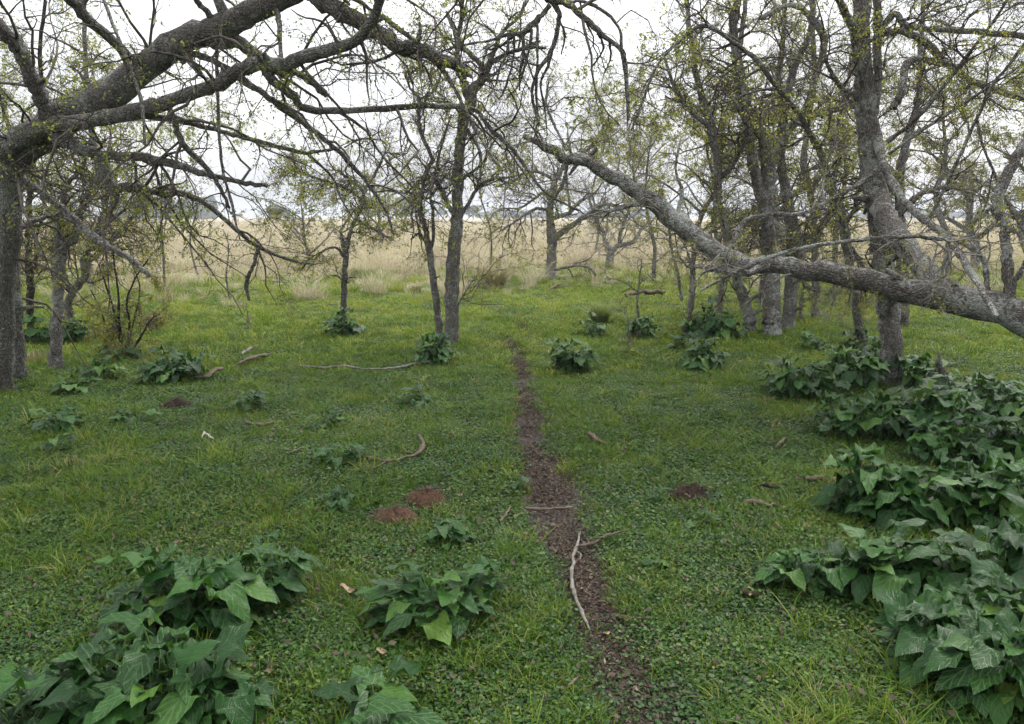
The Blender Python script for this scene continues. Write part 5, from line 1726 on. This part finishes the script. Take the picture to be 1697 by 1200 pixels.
# ------------------------------------------------------------------ far trees on the horizon
def far_crown(rng, blobs, n, size):
    C, S = [], []
    per = n // len(blobs)
    for (cx, cy, cz, rx, ry, rz) in blobs:
        d = nrm(rng.normal(size=(per, 3)))
        f = rng.uniform(0.55, 1.0, per)[:, None] ** 0.6
        C.append(np.array([cx, cy, cz]) + d * f * np.array([rx, ry, rz]))
    c = np.concatenate(C)
    n = len(c)
    a = nrm(rng.normal(size=(n, 3)))
    b = nrm(np.cross(a, rng.normal(size=(n, 3))))
    s = (size * rng.uniform(0.5, 1.3, n))[:, None]
    V = np.stack([c - a * s, c + b * s * 0.7, c + a * s, c - b * s * 0.7], 1)
    return V, np.arange(n * 4).reshape(-1, 4), np.repeat(rng.uniform(0, 1, n), 4)


M_FAR = mat_foliage("far_foliage", [(0, (0.035, 0.055, 0.025)), (0.7, (0.065, 0.085, 0.035)), (1, (0.10, 0.11, 0.05))], 0.3, 0.7)


def far_tree(label, x, Y, top, wpx, seed, group="trees on the far horizon"):
    rng = np.random.default_rng(seed)
    p, sc = at(x, HOR, Y)
    g = np.array([p[0], Y, gz(p[0], Y)])
    h = at(x, top, Y)[0][2] - g[2]
    w = wpx * sc / 2
    bl = []
    for k in range(9):
        a = rng.uniform(0, 6.28)
        rr = w * rng.uniform(0.1, 0.75)
        z = h * rng.uniform(0.35, 0.85)
        q = rng.uniform(0.28, 0.5) * w
        bl.append((rr * math.cos(a), rr * math.sin(a), z, q, q, min(q * 0.8, h - z)))
    V, Q, r = far_crown(rng, bl, 1800, w * 0.055)
    root = bpy.data.objects.new("far_tree", None)
    COL.objects.link(root)
    root.location = g
    tag(root, label, "tree", group)
    tag(obj("crown", mesh_np("crown", V, Q, M_FAR, smooth=False, extra={"rnd": r}), root), kind="stuff")
    q, rr = spline(np.array([(0, 0, -0.3), (0.1, 0, h * 0.3), (0, 0.1, h * 0.7)]), np.array([0.035, 0.028, 0.01]) * h, 10)
    V, Q, tc = tube(q, rr, 7, rng)
    obj("trunk", limb_mesh("trunk", V, Q, M_BARKD, tc), root)


def far_wood(label, x0, x1, Y, top0, top1, seed, n=26):
    rng = np.random.default_rng(seed)
    a, b = at(x0, HOR, Y)[0], at(x1, HOR, Y)[0]
    bl = []
    for k in range(n):
        f = (k + rng.uniform(0, 1)) / n
        x = x0 + (x1 - x0) * f
        top = (top0 + (top1 - top0) * rng.uniform(0, 1)) + 5 * math.sin(f * 9 + seed)
        yy = Y + rng.uniform(-25, 25)
        p, sc = at(x, min(top, HOR - 3), yy)
        h = p[2]
        w = (x1 - x0) / n * sc * rng.uniform(0.8, 1.5)
        bl.append((p[0] - a[0], yy - Y, h * 0.5, w, w, h * 0.5))
    V, Q, r = far_crown(rng, bl, n * 420, 0.016 * Y * 0.12 + 0.5)
    o = obj("far_wood", mesh_np("far_wood", V, Q, M_FAR, smooth=False, extra={"rnd": r}), None, (a[0], Y, 0))
    tag(o, label, "wood", None, "stuff")


far_wood("distant blue-grey wood on the horizon at the left", 183, 352, 430, 326, 342, 1, 22)
far_wood("low distant tree line at the right horizon", 1380, 1760, 600, 349, 356, 2, 40)
far_wood("low distant tree line behind the forked field-edge tree", 800, 1130, 620, 351, 357, 3, 30)
far_tree("low round tree on the horizon right of the blue-grey wood", 460, 330, 338, 46, 11)
far_tree("broad tree on the horizon behind the hanging dark branches, left of a pair", 622, 300, 328, 60, 12)
far_tree("broad tree on the horizon just left of the thin crooked stem", 672, 300, 325, 62, 13)
far_tree("tall narrow tree on the horizon between the two slim stems", 735, 420, 342, 26, 15)
far_tree("small round tree on the horizon right of the slender forked tree", 784, 330, 340, 36, 14)


# ------------------------------------------------------------------ thin haze over the field
def build_haze():
    m, n, l, out = new_mat("thin_haze")
    v = N_(n, 'ShaderNodeVolumePrincipled')
    v.inputs['Color'].default_value = (0.86, 0.91, 1.0, 1)
    v.inputs['Density'].default_value = HAZE
    v.inputs['Anisotropy'].default_value = 0.2
    l.new(v.outputs['Volume'], out.inputs['Volume'])
    x, y0, y1, z0, z1 = 1600, -40, 1400, -1.5, 17
    V = [(-x, y0, z0), (x, y0, z0), (x, y1, z0), (-x, y1, z0), (-x, y0, z1), (x, y0, z1), (x, y1, z1), (-x, y1, z1)]
    Q = [(0, 3, 2, 1), (4, 5, 6, 7), (0, 1, 5, 4), (1, 2, 6, 5), (2, 3, 7, 6), (3, 0, 4, 7)]
    o = obj("haze", mesh_np("haze", V, Q, m, smooth=False))
    tag(o, "thin pale haze over the far field", "haze", None, "stuff")


HAZE = 0.0009
build_haze()
